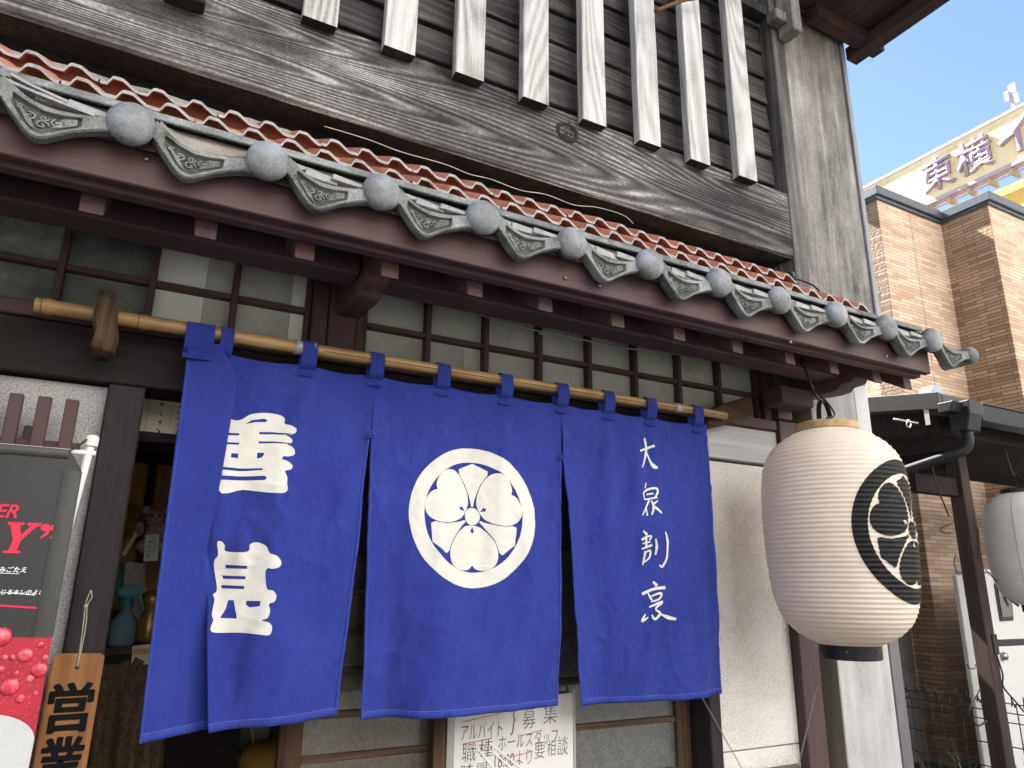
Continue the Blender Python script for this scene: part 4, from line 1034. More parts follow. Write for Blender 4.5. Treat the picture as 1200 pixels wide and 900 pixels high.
for ch, zc, w_, h_ in (('営', E_-.272, .084, .1), ('業', E_-.382, .084, .1), ('中', E_-.488, .07, .09)):
    decal('character', [bold_kanji(ch, -.05+dx, zc+dz, w_, h_, .012) for dx, dz in ((0, 0), (.0022, .001), (-.0022, -.001), (.001, -.0015), (-.001, .0015))], lambda x, y, l: Vector((x+.0014*nz(y*90, x*60), YS-.0184-.00012*l, y+.0012*nz(x*90, y*70, 3))), ink, bd)
nail = at(106, 694, YS-.01); hole = at(90.5, 782, YS-.0185)
MB().lathe([(.0001, 0), (.0045, 0), (.0045, .001), (.0001, .001)], (hole.x, YS-.0189, hole.z), 12, 'Y').build('hole', M['black'], bd)
MB().tube([(nail.x, 2.0, nail.z), (nail.x, 1.965, nail.z+.002)], .002, 6).build('nail', M['sheen'], sg)
mb = MB()
for s_ in (-1, 1):
    mb.tube(smooth_path([Vector((nail.x, 1.972, nail.z+.004)), Vector((nail.x+.004*s_, 1.968, nail.z-.012)), Vector((nail.x-.004+.002*s_, 1.965, nail.z-.03)), Vector(((nail.x+hole.x)/2+.0025*s_, 1.955, (nail.z+hole.z)/2)), Vector((hole.x, YS-.0205, hole.z))], 5), .0015, 6)
mb.lathe([(.0001, .005), (.0045, .003), (.005, -.003), (.0001, -.006)], (nail.x-.005, 1.964, nail.z-.031), 10); mb.build('string', M['cord'], sg, smooth=True)

# handwritten job notice in a plastic sleeve on the door
YN = 2.083
nc = [at(533, 845, YN), at(671, 820, YN)]
x0, x1 = nc[0].x, nc[1].x; zt_ = E_-.345; zb_ = zt_-.30; tilt = .012
def nsf(x, z, off): u = (x-x0)/(x1-x0); return Vector((x, YN-off-.003*math.sin(3.14*u), z+tilt*u))
no = thing('paper_notice', 'white handwritten job notice in a clear sleeve taped to the sliding door', 'notice', (x0+.2, YN, zb_))
pm_ = plain('notice paper', (.66, .65, .62), .3, .5, 0, .04, 5)
sh = MB().grid([[nsf(lerp(x0, x1, k/12), lerp(zt_, zb_, j/8), 0) for k in range(13)] for j in range(9)]).build('paper_sheet', pm_, no, smooth=True)
sv = plain('plastic sleeve edge', (.34, .34, .34), .15, .6, 0, .1, 10)
MB().grid([[nsf(x0-.022, z, -.001), nsf(x0-.012, z, .002), nsf(x0-.001, z, .0005)] for z in [lerp(zt_+.004, zb_, k/10)+.003*nz(k) for k in range(11)]]).build('sleeve_edge', sv, no, smooth=True)
MB().grid([[nsf(x1+.001, z, .0005), nsf(x1+.006, z, .003), nsf(x1+.012, z, -.001)] for z in [lerp(zt_+.012, zb_, k/10)+.004*nz(k, 3) for k in range(11)]]).build('sleeve_edge', sv, no, smooth=True)
pen = plain('grey marker', (.09, .09, .1), .6); redp = plain('red marker', (.55, .1, .1), .6)
W_ = x1-x0
def wr(body, f0, f1, fz, fh):
    me = text_mesh(body, 1, -.012, .06); xs = [v.co.x for v in me.vertices]; ys = [v.co.y for v in me.vertices]
    a_, b2, c2, d2 = min(xs), max(xs), min(ys), max(ys)
    for v in me.vertices: v.co = (x0+lerp(f0, f1, (v.co.x-a_)/(b2-a_))*W_+.001*nz(v.co.y*4, v.co.x), zt_-lerp(fz, fz-fh, (v.co.y-c2)/(d2-c2))*W_+.0012*nz(v.co.x*3, v.co.y), 0)
    return me
tx = [wr('アルバイト', .05, .38, .24, .105), wr('}', .45, .49, .245, .2), wr('募', .55, .66, .215, .15), wr('集', .73, .85, .2, .15), wr('職', .06, .17, .385, .13), wr('種', .19, .3, .365, .12), wr('ホールスタッフ', .35, .86, .34, .1), wr('時', .055, .155, .505, .11), wr('間', .18, .26, .50, .1), wr('18:00より', .32, .63, .455, .1), wr('要', .655, .745, .43, .11), wr('相', .765, .84, .425, .11), wr('談', .86, .95, .43, .13), wr('時給', .055, .28, .63, .1), wr('1000円より', .42, .8, .6, .09)]
for me_ in tx: decal('handwriting', [me_], lambda x, y, l: nsf(x, y, .0012), pen, sh, .04, 0)
def nb(a, b_, c_, d_, w=.0022): return fill_mesh([[(x0+a*W_, zt_-b_*W_), (x0+c_*W_, zt_-d_*W_), (x0+c_*W_, zt_-d_*W_-w), (x0+a*W_, zt_-b_*W_-w)]])
ov = [(x0+(.895+.085*math.cos(k*.2618))*W_, zt_-(.60+.06*math.sin(k*.2618))*W_) for k in range(24)]; ov2 = [(x0+(.895+.08*math.cos(k*.2618))*W_, zt_-(.60+.055*math.sin(k*.2618))*W_) for k in range(24)]
for me_ in [nb(.06, .115, .36, .085), nb(.06, .26, .25, .25), nb(.53, .255, .72, .235), nb(.35, .395, .64, .37), nb(.29, .515, .6, .485), fill_mesh([ov, ov2])]: decal('underline', [me_], lambda x, y, l: nsf(x, y, .0014), redp, sh, .04, 0)
tpm = plain('white tape glint', (.8, .8, .8), .1, .7, 0, .03)  # white diagonal strips paint the tape's reflections over the sleeve
for a, b_, c_, d_ in ((.17, .30, .33, .47), (.27, .28, .78, .66), (.3, .34, .72, .69)):
    MB().grid([[nsf(x0+lerp(a, c_, k/8)*W_, zt_-lerp(b_, d_, k/8)*W_, .003), nsf(x0+(lerp(a, c_, k/8)+.012)*W_, zt_-(lerp(b_, d_, k/8)-.004)*W_, .003)] for k in range(9)]).build('tape_glint', tpm, no)

# small board hanging on a chain from the white wall
hb = thing('chain_hung_board', 'wooden board hanging on two thin chains from the white wall', 'sign', (2.1, 2.0, E_-.8))
bL, bR = at(905, 900, 1.99), at(937, 895, 1.99)
bx0 = at(862, 905, 1.99).x; bz = bR.z
MB().box(bx0, bR.x, 1.985, 2.0, bz-.25, bz).build('board', wood('rough bark board', [(.06, .045, .035), (.14, .11, .09), (.24, .2, .17)], 'X', ring=.4, bs=.8), hb, bev=.003)
me_link = MB().tube([(.0028*math.cos(k*.628)*(1), 0, .0045*math.sin(k*.628)) for k in range(11)], .0008, 5, cap=False).mesh('chain_link', M['chain'], smooth=True)
for (u0, v0, u1, v1) in ((823, 818, 872, 905), (957, 806, 936, 896)):
    a, b_ = at(u0, v0, 1.99), at(u1, v1, 1.99); n = int((b_-a).length/.0075)
    ang = math.atan2(b_.x-a.x, b_.z-a.z)
    for k in range(n):
        p = a.lerp(b_, (k+.5)/n); link('chain_link', me_link, hb, p, Matrix.Rotation(ang, 3, 'Y') @ Matrix.Rotation(R(90)*(k % 2), 3, 'Z'))
    MB().tube([(a.x, 1.985, a.z), (a.x, 2.0, a.z)], .003, 8).build('screw', M['sheen'], hb)

# ================================================================== INSIDE THE DOORWAY
inm = mottled('warm plaster', [(.5, .42, .32), (.6, .52, .4)], 3, .9)
for nm, b_ in (('interior_wall', (-1.6, 2.7, 5.2, 5.3, 0, 2.9)), ('interior_wall', (-1.7, -1.6, 2.15, 5.3, 0, 2.9)), ('interior_wall', (2.66, 2.75, 2.17, 5.19, 0, 2.9)), ('interior_ceiling', (-1.6, 2.65, 2.17, 5.19, 2.78, 2.85)), ('interior_floor', (-1.6, 2.65, 2.15, 5.19, .012, .03))):
    box(nm, b_, inm, shop, 0)
cab_w = wood('orange cabinet wood', [(.28, .13, .035), (.5, .25, .07), (.6, .33, .11)], 'Z', bs=.2, rough=.4)
YI = 2.62
cab = thing('wall_cabinet', 'orange wooden cabinet inside the doorway behind the hanging tags', 'cabinet', (.12, YI+.2, 0))
a, b_ = at(120, 535, YI+.16), at(232, 640, YI+.16)
MB().box(a.x, b_.x, YI+.17, YI+.4, E_-.15, a.z+.03).build('carcass', wood('cabinet carcass', [(.05, .03, .015), (.1, .06, .03)], 'X'), cab, bev=.003)
mx_ = at(178, 560, YI+.16).x
for l, r in ((a.x+.01, mx_-.012), (mx_+.012, b_.x)):
    MB().box(l, r, YI+.155, YI+.169, E_-.1, a.z-.01).build('cabinet_door', cab_w, cab, bev=.004)
MB().box(a.x-.05, b_.x+.1, YI+.14, YI+.4, a.z+.031, a.z+.06).build('cornice', wood('cabinet cornice', [(.12, .09, .06), (.2, .15, .1)], 'X'), cab, bev=.004)
# framed notice above the door head
p0, p1_ = at(167, 467, 2.14), at(232, 512, 2.14)
pf = thing('framed_paper', 'cream paper with vertical calligraphy hung inside the top of the doorway', 'notice', (p0.x+.06, 2.2, p1_.z))
sh2 = MB().box(p0.x, p1_.x, 2.138, 2.144, p1_.z, p0.z).build('paper', plain('cream paper', (.5, .46, .36), .6, .3, 0, .05, 6), pf)
ms = []
for fx, body, sz in ((.42, '御', .03), (.42, '料', .03)): pass
cxs = [(.62, .014, 7), (.5, .009, 6), (.33, .02, 4), (.12, .007, 11), (.78, .012, 6)]
rd = random.Random(2)
for fx, sz, n in cxs:
    for k in range(n):
        x = lerp(p0.x, p1_.x, fx); z = p0.z-.012-sz*1.25*k
        for q in range(4):
            w = sz*.32; a_ = (x+rd.uniform(-w, w), z+rd.uniform(-w, w)); b2 = (x+rd.uniform(-w, w), z+rd.uniform(-w, w))
            ms.append(stroke([a_, ((a_[0]+b2[0])/2+rd.uniform(-w, w)*.3, (a_[1]+b2[1])/2), b2], [sz*.08, sz*.13, sz*.06], 2))
decal('calligraphy', ms, lambda x, y, l: Vector((x, 2.1372-.00001*l, y)), ink, sh2)
MB().box(p0.x-.05, p1_.x, 2.12, 2.16, p1_.z-.03, p1_.z-.002).build('frame_rail', M['lintel'], pf, bev=.003)
MB().box(p0.x-.05, p1_.x, 2.12, 2.16, p0.z+.002, p0.z+.02).build('frame_rail', M['lintel'], pf, bev=.003)
# shelf with the small things on it
shz = at(150, 757, YI).z
shf = thing('display_shelf', 'dark shelf inside the doorway carrying a spray bottle and gold figurine', 'shelf', (.1, YI, 0))
MB().box(-.35, .42, YI-.04, YI+.3, shz-.022, shz).build('shelf_board', M['doorwood_x'], shf, bev=.003)
MB().box(-.35, .42, YI, YI+.28, .031, shz-.05).build('shelf_body', M['lintel'], shf)
MB().box(-.35, .42, YI-.028, YI-.001, shz-.05, shz-.0225).build('shelf_lip', M['lintel'], shf)
# spray bottle
sb_c = at(143, 745, YI+.02); sbx = sb_c.x
spb = thing('spray_bottle', 'clear spray bottle with teal trigger head on the dark shelf', 'bottle', (sbx, YI+.02, shz))
clr, nt, b = new_mat('clear bottle plastic', (.35, .5, .58), .12, .5); b.inputs['Transmission Weight'].default_value = .65; b.inputs['IOR'].default_value = 1.2
teal = plain('teal plastic', (.03, .2, .2), .35)
k_ = (at(143, 700, YI).z-shz)/.17
MB().lathe([(.0001, 0), (.036, .001), (.04, .006), (.04, .055), (.034, .08), (.018, .1), (.015, .115)], (sbx, YI+.02, shz), 24).build('bottle_body', clr, spb, smooth=45)
MB().lathe([(.017, .113), (.018, .135), (.012, .14), (.011, .15)], (sbx, YI+.02, shz), 18).build('collar', teal, spb, smooth=40)
hz = shz+.148
MB().prism([(sbx-.03, hz), (sbx-.028, hz+.022), (sbx-.005, hz+.034), (sbx+.045, hz+.03), (sbx+.05, hz+.012), (sbx+.032, hz+.006), (sbx+.018, hz-.002), (sbx, hz-.002)], YI+.008, YI+.032, 'Y').build('trigger_head', teal, spb, bev=.004, segs=2)
MB().prism([(sbx+.026, hz+.008), (sbx+.038, hz+.006), (sbx+.05, hz-.03), (sbx+.052, hz-.05), (sbx+.044, hz-.045), (sbx+.034, hz-.02)], YI+.012, YI+.028, 'Y').build('trigger', teal, spb, bev=.002)
# gold figurine: seated cat with raised paw
gx = at(174, 740, YI+.05).x; gold = mottled('dull gold', [(.16, .09, .02), (.3, .18, .05), (.42, .28, .1)], 30, .35, 4, .3, .002, .5, 100, .5)
fg = thing('gold_figurine', 'small gold figurine on the shelf next to the spray bottle', 'figurine', (gx, YI+.05, shz))
MB().lathe([(.0001, 0), (.036, .002), (.043, .02), (.041, .05), (.032, .08), (.024, .098), (.03, .108), (.037, .125), (.037, .142), (.028, .158), (.012, .166), (.0001, .167)], (gx, YI+.05, shz), 22).build('body', gold, fg, smooth=True)
for s_ in (-1, 1):
    MB().add([(gx+s_*.034, YI+.05, shz+.148), (gx+s_*.01, YI+.045, shz+.16), (gx+s_*.012, YI+.06, shz+.16), (gx+s_*.03, YI+.05, shz+.182)], [(0, 1, 2), (0, 1, 3), (1, 2, 3), (0, 2, 3)]).build('ear', gold, fg)
MB().tube(smooth_path([(gx+.03, YI+.03, shz+.07), (gx+.05, YI+.018, shz+.1), (gx+.05, YI+.015, shz+.14), (gx+.045, YI+.012, shz+.155)], 4), [.012]*10+[.013, .014, .012], 10).build('raised_paw', gold, fg, smooth=True)
MB().box(gx-.055, gx+.06, YI+.0, YI+.1, shz+.0, shz+.006).build('base', M['lintel'], fg)
# green folder, pale file, yellow cloth
def card(name, label, cat, px, Y, mat, th=.006, rot=0):
    P = [at(u, v, Y) for u, v in px]
    o = MB().hexa([tuple(P[3]), tuple(P[2]), tuple(P[2]+Vector((0, th, 0))), tuple(P[3]+Vector((0, th, 0))), tuple(P[0]), tuple(P[1]), tuple(P[1]+Vector((0, th, 0))), tuple(P[0]+Vector((0, th, 0)))]).build(name, mat, None, bev=.0008)
    return tag(o, label, cat)
card('green_folder', 'thin dark green folder standing behind the spray bottle', 'folder', [(138, 660), (147, 661), (140, 708), (131, 706)], YI+.06, plain('green cover', (.012, .075, .035), .5), .02)
card('clear_file', 'pale grey plastic file leaning at the back of the shelf', 'folder', [(147, 658), (172, 660), (166, 738), (140, 736)], YI+.1, plain('milky plastic', (.24, .24, .22), .25))
yc = MB(); rows = []
pa_, pb2 = at(150, 588, YI+.12), at(174, 632, YI+.12)
for j in range(13):
    rows.append([(lerp(pa_.x, pb2.x, k/14), YI+.135+.012*math.sin(k*1.1+j*.1)*(j/12), lerp(pa_.z-.01*math.sin(3.14*k/14), pb2.z, j/12)) for k in range(15)])
o = yc.grid(rows).build('yellow_cloth', mottled('mustard cloth', [(.22, .13, .02), (.34, .21, .04)], 8, .9), None, smooth=True); tag(o, 'mustard yellow cloth hanging inside the doorway', 'cloth')
# plush toy
pc = at(181, 614, YI+.02); pk = mottled('pink grey plush', [(.24, .13, .12), (.4, .27, .25), (.52, .4, .37)], 40, .95, 5, .8, .006, .05, 120)
pl_ = thing('plush_toy', 'small pinkish plush toy hanging inside the doorway above the white tag', 'toy', (pc.x, YI+.02, pc.z-.07))
def blob(name, c_, r, sy=1, sz=1, par=None, mat=None):
    prof = [(max(.0001, r*math.sin(math.pi*k/10)), -r*sz*math.cos(math.pi*k/10)) for k in range(11)]
    return MB().lathe(prof, c_, 16).build(name, mat or pk, par, smooth=True)
blob('body', (pc.x+.008, YI+.03, pc.z-.035), .036, 1, 1.15, pl_); blob('head', (pc.x, YI+.02, pc.z+.02), .031, 1, .95, pl_)
for s_ in (-1, 1):
    blob('ear', (pc.x+s_*.03, YI+.02, pc.z+.045), .014, 1, 1, pl_); blob('arm', (pc.x+s_*.043, YI+.015, pc.z-.02), .016, 1, 1.6, pl_); blob('leg', (pc.x+s_*.025, YI+.012, pc.z-.072), .018, 1, 1.3, pl_)
    blob('eye', (pc.x+s_*.011, YI-.009, pc.z+.025), .004, 1, 1, pl_, M['blackplastic'])
tagm = plain('white card', (.5, .49, .47), .5, .3, 0, .05)
tg = card('white_tag', 'white paper tag with vertical writing hung below the plush toy', 'tag', [(170, 627), (187, 626), (185, 657), (168, 658)], YI-.03, tagm, .002)
p = at(177.5, 642, YI-.031); mt = text_mesh('あてくじ', 1, .0, vert=True, line=.9)
ms = []
for fx, sz in ((-.006, .0135), (.008, .007)):
    for k in range(4 if sz > .01 else 7):
        for q in range(4):
            w = sz*.4; zz = p.z+.03-sz*1.1*k-.012; a_ = (p.x+fx+rd.uniform(-w, w), zz+rd.uniform(-w, w)); b2 = (p.x+fx+rd.uniform(-w, w), zz+rd.uniform(-w, w)); ms.append(stroke([a_, b2], [sz*.12, sz*.09], 2))
decal('writing', ms, lambda x, y, l: Vector((x, YI-.0306-.00002*l, y)), ink, tg)
card('folded_fan', 'cream folded paper fan slanting beside the white tag', 'fan', [(159, 622), (161, 628), (146, 652), (142, 650)], YI-.02, plain('fan paper', (.46, .42, .34), .6), .01)
tg2 = card('price_card', 'small cream price card fixed under the shelf edge', 'card', [(155, 757), (182, 754), (180, 778), (154, 780)], YI-.05, plain('cream card', (.5, .47, .36), .5), .003)
p = at(168, 765, YI-.052)
decal('writing', [fill_mesh([[(p.x-.03, p.z+.012), (p.x+.03, p.z+.012), (p.x+.03, p.z-.004), (p.x-.03, p.z-.004)]])], lambda x, y, l: Vector((x, YI-.0508, y)), plain('orange print', (.45, .25, .08), .6), tg2)
# knitted door curtain below
kn, nt, b = new_mat('knitted brown cloth', (.1, .07, .045), .95, .1)
v = coords(nt, (260, 10, 90), False); n = noise_n(nt, v, 1, 2, .5); lk(nt, ramp(nt, n, [(.3, (.055, .04, .026)), (.7, (.15, .11, .072))]), b.inputs['Base Color']); bump(nt, b, n, .7, .004)
rows = []
pa_, pb2 = at(105, 780, YI-.06), at(207, 780, YI-.06)
for j in range(30):
    z = lerp(pa_.z+.02, .3, j/29); rows.append([(lerp(pa_.x, pb2.x, k/40), YI-.05+.018*math.sin(k*.55+.4*nz(j*.1))*min(1, j/6)+.012*nz(k*.2, j*.2), z-.02*math.sin(3.14*((k/40*2) % 1))*(1 if j == 0 else 0)) for k in range(41)])
o = MB().grid(rows).build('knitted_cloth', kn, None, smooth=True); tag(o, 'brown knitted cloth hanging from the shelf inside the doorway', 'cloth')
# stone-faced counter and a yellow cushion seen below the curtain
YK = 2.75
ctr = thing('stone_counter', 'low counter clad in dark irregular stones seen below the blue curtain', 'counter', (.42, YK, 0))
MB().box(at(206, 870, YK).x, at(318, 870, YK).x+.02, YK+.012, YK+.4, .031, 1.35).build('grout', plain('pale grout', (.7, .66, .56), .9), ctr)
xa_, xb_ = at(206, 870, YK).x, at(318, 870, YK).x
rd = random.Random(9); cells = []; nx, nz_ = 4, 9
def jit(i, j): 
    rr = random.Random(i*97+j*13+5); s = .0 if i in (0, nx) else .33
    return (lerp(xa_, xb_, (i+rr.uniform(-s, s)+(.25 if j % 2 and 0 < i < nx else 0))/nx), .05+1.28*(j+rr.uniform(-.3, .3)*(0 < j < nz_))/nz_)
stm = mottled('dark slate', [(.16, .16, .145), (.26, .26, .235), (.36, .355, .32)], 7, .6, 6, .4, .006)
for i in range(nx):
    for j in range(nz_):
        q = [jit(i, j), jit(i+1, j), jit(i+1, j+1), jit(i, j+1)]; c_ = (sum(a[0] for a in q)/4, sum(a[1] for a in q)/4)
        q2 = []
        for k in range(4):
            a, b_ = q[k], q[(k+1) % 4]; q2.append(a); rr = random.Random(int(abs(a[0]+b_[0])*1e5+abs(a[1]+b_[1])*1e4)); q2.append(((a[0]+b_[0])/2+rr.uniform(-.012, .012), (a[1]+b_[1])/2+rr.uniform(-.012, .012)))
        ins = []
        for a in q2:
            d = Vector((c_[0]-a[0], c_[1]-a[1])); L = d.length; d.normalize(); ins.append((a[0]+d.x*.008, a[1]+d.y*.008))
        MB().prism(ins, YK, YK+.02, 'Y').build('stone', stm, ctr, bev=.003)
MB().box(at(313, 870, YK).x+.004, at(313, 870, YK).x+.03, YK-.03, YK+.0, .05, 1.36).build('edge_strip', M['doorwood'], ctr)
MB().box(at(206, 870, YK).x-.03, at(206, 870, YK).x-.005, YK-.03, YK+.0, .05, 1.36).build('edge_strip', M['doorwood'], ctr)
pc = at(328, 890, 2.6); prof = [(.0001, -.06), (.09, -.055), (.12, -.03), (.125, 0), (.118, .03), (.09, .05), (.0001, .056)]
cu = MB().lathe(prof, (pc.x, 2.6, pc.z), 28).build('round_cushion', mottled('ochre fabric', [(.3, .17, .04), (.46, .27, .08)], 9, .9), None, smooth=True); tag(cu, 'ochre round cushion stack glimpsed beside the door frame', 'cushion')
MB().lathe(prof, (pc.x+.01, 2.6, pc.z-.112), 28).build('lower_cushion', mottled('ochre fabric lower', [(.3, .17, .04), (.46, .27, .08)], 9, .9), cu, smooth=True)

# ================================================================== NEIGHBOURS ON THE RIGHT
def brick_mat(name, c1, c2, mort, row, length, rough, bs, hues=True, bd=.02):
    m, nt, b = new_mat(name, c1, rough, .25)
    tc = nd(nt, 'ShaderNodeTexCoord'); sp = nd(nt, 'ShaderNodeSeparateXYZ'); lk(nt, tc.outputs['Object'], sp.inputs[0])
    cb = nd(nt, 'ShaderNodeCombineXYZ'); lk(nt, math_n(nt, 'ADD', sp.outputs[0], sp.outputs[1]), cb.inputs[0]); lk(nt, sp.outputs[2], cb.inputs[1])
    br = nd(nt, 'ShaderNodeTexBrick'); lk(nt, cb.outputs[0], br.inputs['Vector'])
    br.offset = .37; br.offset_frequency = 2; br.squash = 1
    br.inputs['Scale'].default_value = 1; br.inputs['Brick Width'].default_value = length; br.inputs['Row Height'].default_value = row
    br.inputs['Mortar Size'].default_value = row*.085; br.inputs['Mortar Smooth'].default_value = .3; br.inputs['Bias'].default_value = 0
    br.inputs['Color1'].default_value = (0, 0, 0, 1); br.inputs['Color2'].default_value = (1, 1, 1, 1); br.inputs['Mortar'].default_value = (.5, .5, .5, 1)
    n = noise_n(nt, tc.outputs['Object'], 1.3, 4, .6); n2 = noise_n(nt, tc.outputs['Object'], 30, 4, .6)
    f = math_n(nt, 'ADD', math_n(nt, 'MULTIPLY', br.outputs['Color'], .6), math_n(nt, 'MULTIPLY', n, .4))
    col = ramp(nt, f, [(.15, c1), (.5, tuple((a+b_)/2 for a, b_ in zip(c1, c2))), (.85, c2)])
    col = mixc(nt, math_n(nt, 'MULTIPLY', n2, .3), col, tuple(c*.75 for c in c1))
    lk(nt, mixc(nt, br.outputs['Fac'], col, mort), b.inputs['Base Color'])
    h = math_n(nt, 'SUBTRACT', math_n(nt, 'ADD', math_n(nt, 'MULTIPLY', n2, .5), math_n(nt, 'MULTIPLY', br.outputs['Color'], .35)), math_n(nt, 'MULTIPLY', br.outputs['Fac'], 1.2))
    bump(nt, b, h, bs, bd)
    return m
M['brick'] = brick_mat('tan border tile', (.42, .275, .17), (.68, .53, .4), (.26, .19, .13), .042, .26, .75, .6)
M['brick_shade'] = brick_mat('shaded brown split tile', (.25, .15, .08), (.5, .34, .21), (.12, .08, .055), .042, .26, .8, 1.0)  # darker copy for the side faces: their shade put into the colour
cap = plain('dark slate coping', (.06, .068, .08), .45, .45, 0, .1, 4)
bb = thing('brick_building', 'modern building in tan long brick tiles with stepped walls and dark coping', 'building', (9, 5, 0))
HT = E_+4.42
M['brick_shade_dark'] = brick_mat('dark shaded split tile', (.2, .13, .08), (.4, .28, .19), (.07, .05, .035), .042, .26, .8, 1.0)  # rough split tile, darkened further with painted side shade
MB().box(7.21, 8.442, 4.55, 4.95, 0, HT).build('front_bay', M['brick'], bb)
MB().box(7.203, 7.2095, 4.5535, 4.81, 0, HT).build('side_face', M['brick_shade_dark'], bb)
MB().box(8.446, 9.73, 3.99, 4.95, 0, HT).build('front_bay', M['brick'], bb)
MB().box(8.4385, 8.4455, 3.9935, 4.5485, 0, HT).build('side_face', M['brick_shade'], bb)
MB().box(7.225, 15.4, 4.965, 11, 0, HT-.02).build('rear_wing', M['brick'], bb)
MB().box(9.745, 15.4, 4.48, 4.95, 0, HT).build('front_bay', M['brick'], bb)
MB().box(7.225, 7.35, 4.812, 4.96, 3.52, HT).build('grey_side_wall', mottled('grey render', [(.2, .19, .18), (.26, .25, .24)], 3, .9), bb)
for x0_, x1_, y0_, y1_ in ((7.155, 8.4, 4.495, 4.93), (8.403, 9.78, 3.935, 4.93), (9.783, 15.4, 4.41, 4.93)):
    MB().box(x0_, x1_, y0_, y1_, HT+.003, HT+.12).build('coping', cap, bb, bev=.008)
    MB().box(x0_+.02, x1_-.005, y0_+.03, y1_-.02, HT-.04, HT+.002).build('coping_flashing', plain('dark flashing', (.05, .055, .065), .5), bb)  # dark band just below the coping
# wall joint, small vent and downpipe that break up the tile face
MB().box(7.8, 7.803, 4.546, 4.5495, 0, HT-.05).build('movement_joint', plain('sealant', (.2, .17, .13), .8), bb)
# grey textured yard wall and pale block wall between the shop and the brick building
tx_ = mottled('grey textured render', [(.3, .285, .265), (.36, .345, .325), (.41, .395, .375)], 14, .9, 8, 1.0, .02, .2, 60)
gw = MB().box(3.5, 7.2, 4.83, 4.93, 0, 2.94).build('yard_wall', tx_, None); tag(gw, 'grey textured rendered wall between the pale column and the brick building', 'wall')
pwm = plain('pale block', (.5, .49, .46), .8, .2, 0, .08, 3)
pw = thing('pale_block_wall', 'cream block wall showing just below the right end of the eave', 'wall', (5, 4.83, 2.95))
for z0_, z1_ in ((2.945, 3.2), (3.207, 3.5)):
    for k in range(6):
        x0_ = 3.5+.617*k; MB().box(x0_, x0_+.61, 4.82, 4.93, z0_, z1_).build('block', pwm, pw, bev=.006)
# carport-like gate canopy
cp = thing('gate_canopy', 'black metal lean-to canopy with box gutter on a brown timber post', 'canopy', (4.9, 2.8, 0))
XL, YF, ZF = 4.27, 2.45, E_+1.09
sl_ = .15
def crz(y): return ZF+sl_*(y-YF)
MB().hexa([(XL, YF+.06, crz(YF+.06)+.02), (8.5, YF+.06, crz(YF+.06)+.02), (8.5, 3.85, crz(3.85)+.02), (XL, 3.85, crz(3.85)+.02), (XL, YF+.06, crz(YF+.06)+.06), (8.5, YF+.06, crz(YF+.06)+.06), (8.5, 3.85, crz(3.85)+.06), (XL, 3.85, crz(3.85)+.06)]).build('roof_sheet', M['darkmetal'], cp, bev=.003)
MB().hexa([(XL-.012, YF+.03, crz(YF)-.03), (XL+.03, YF+.03, crz(YF)-.03), (XL+.03, 3.85, crz(3.85)-.03), (XL-.012, 3.85, crz(3.85)-.03), (XL-.012, YF+.03, crz(YF)+.075), (XL+.03, YF+.03, crz(YF)+.075), (XL+.03, 3.85, crz(3.85)+.075), (XL-.012, 3.85, crz(3.85)+.075)]).build('verge_trim', plain('grey metal trim', (.02, .019, .018), .5, .3), cp, bev=.003)
MB().box(XL+.035, 8.5, YF+.03, YF+.058, ZF-.04, ZF+.072).build('front_trim', plain('front metal trim', (.03, .029, .028), .5, .3), cp, bev=.003)
br_ = wood('dark canopy timber', [(.01, .007, .007), (.018, .013, .012), (.028, .021, .019)], 'X', bs=.2, spec=.15)
brv = wood('dark canopy post timber', [(.02, .012, .011), (.032, .021, .019), (.042, .029, .027), (.06, .045, .042)], 'Z', bs=.3, ring=.1, patch=.2, spec=.3)
MB().box(XL+.06, 8.5, YF+.1, YF+.16, ZF-.16, ZF-.045).build('front_beam', br_, cp, bev=.004)
MB().hexa([(XL+.05, YF+.165, crz(YF)-.17), (XL+.11, YF+.165, crz(YF)-.17), (XL+.11, 3.85, crz(3.85)-.17), (XL+.05, 3.85, crz(3.85)-.17), (XL+.05, YF+.165, crz(YF)-.02), (XL+.11, YF+.165, crz(YF)-.02), (XL+.11, 3.85, crz(3.85)-.02), (XL+.05, 3.85, crz(3.85)-.02)]).build('side_beam', br_, cp, bev=.004)
MB().box(XL+.115, 8.5, YF+.165, 3.85, ZF-.1, ZF-.085).build('soffit', br_, cp)
q = [at(1106.7, 564, 2.8), at(1119, 564, 2.8), at(1129, 564, 2.8)]
px1 = q[1].x+.03; 
cpost = MB().box(4.85, 4.945, 2.75, 2.845, 0, ZF-.165).build('post', brv, cp, bev=.005)
MB().box(4.40, 4.848, 2.78, 2.84, E_+.60, E_+.72).build('tie_beam', br_, cp, bev=.004)
MB().box(4.835, 4.945, 2.86, 3.85, ZF-.30, ZF-.17).build('cross_beam', br_, cp, bev=.004)
pz = at(1170, 755, 2.74).z
MB().box(4.952, 5.6, 2.79, 2.82, pz-.02, pz+.02).build('bracket_bar', M['blackplastic'], cp, bev=.003)
MB().box(4.90, 4.953, 2.742, 2.749, pz-.06, pz+.06).build('bracket_plate', M['darkmetal'], cp, bev=.002)
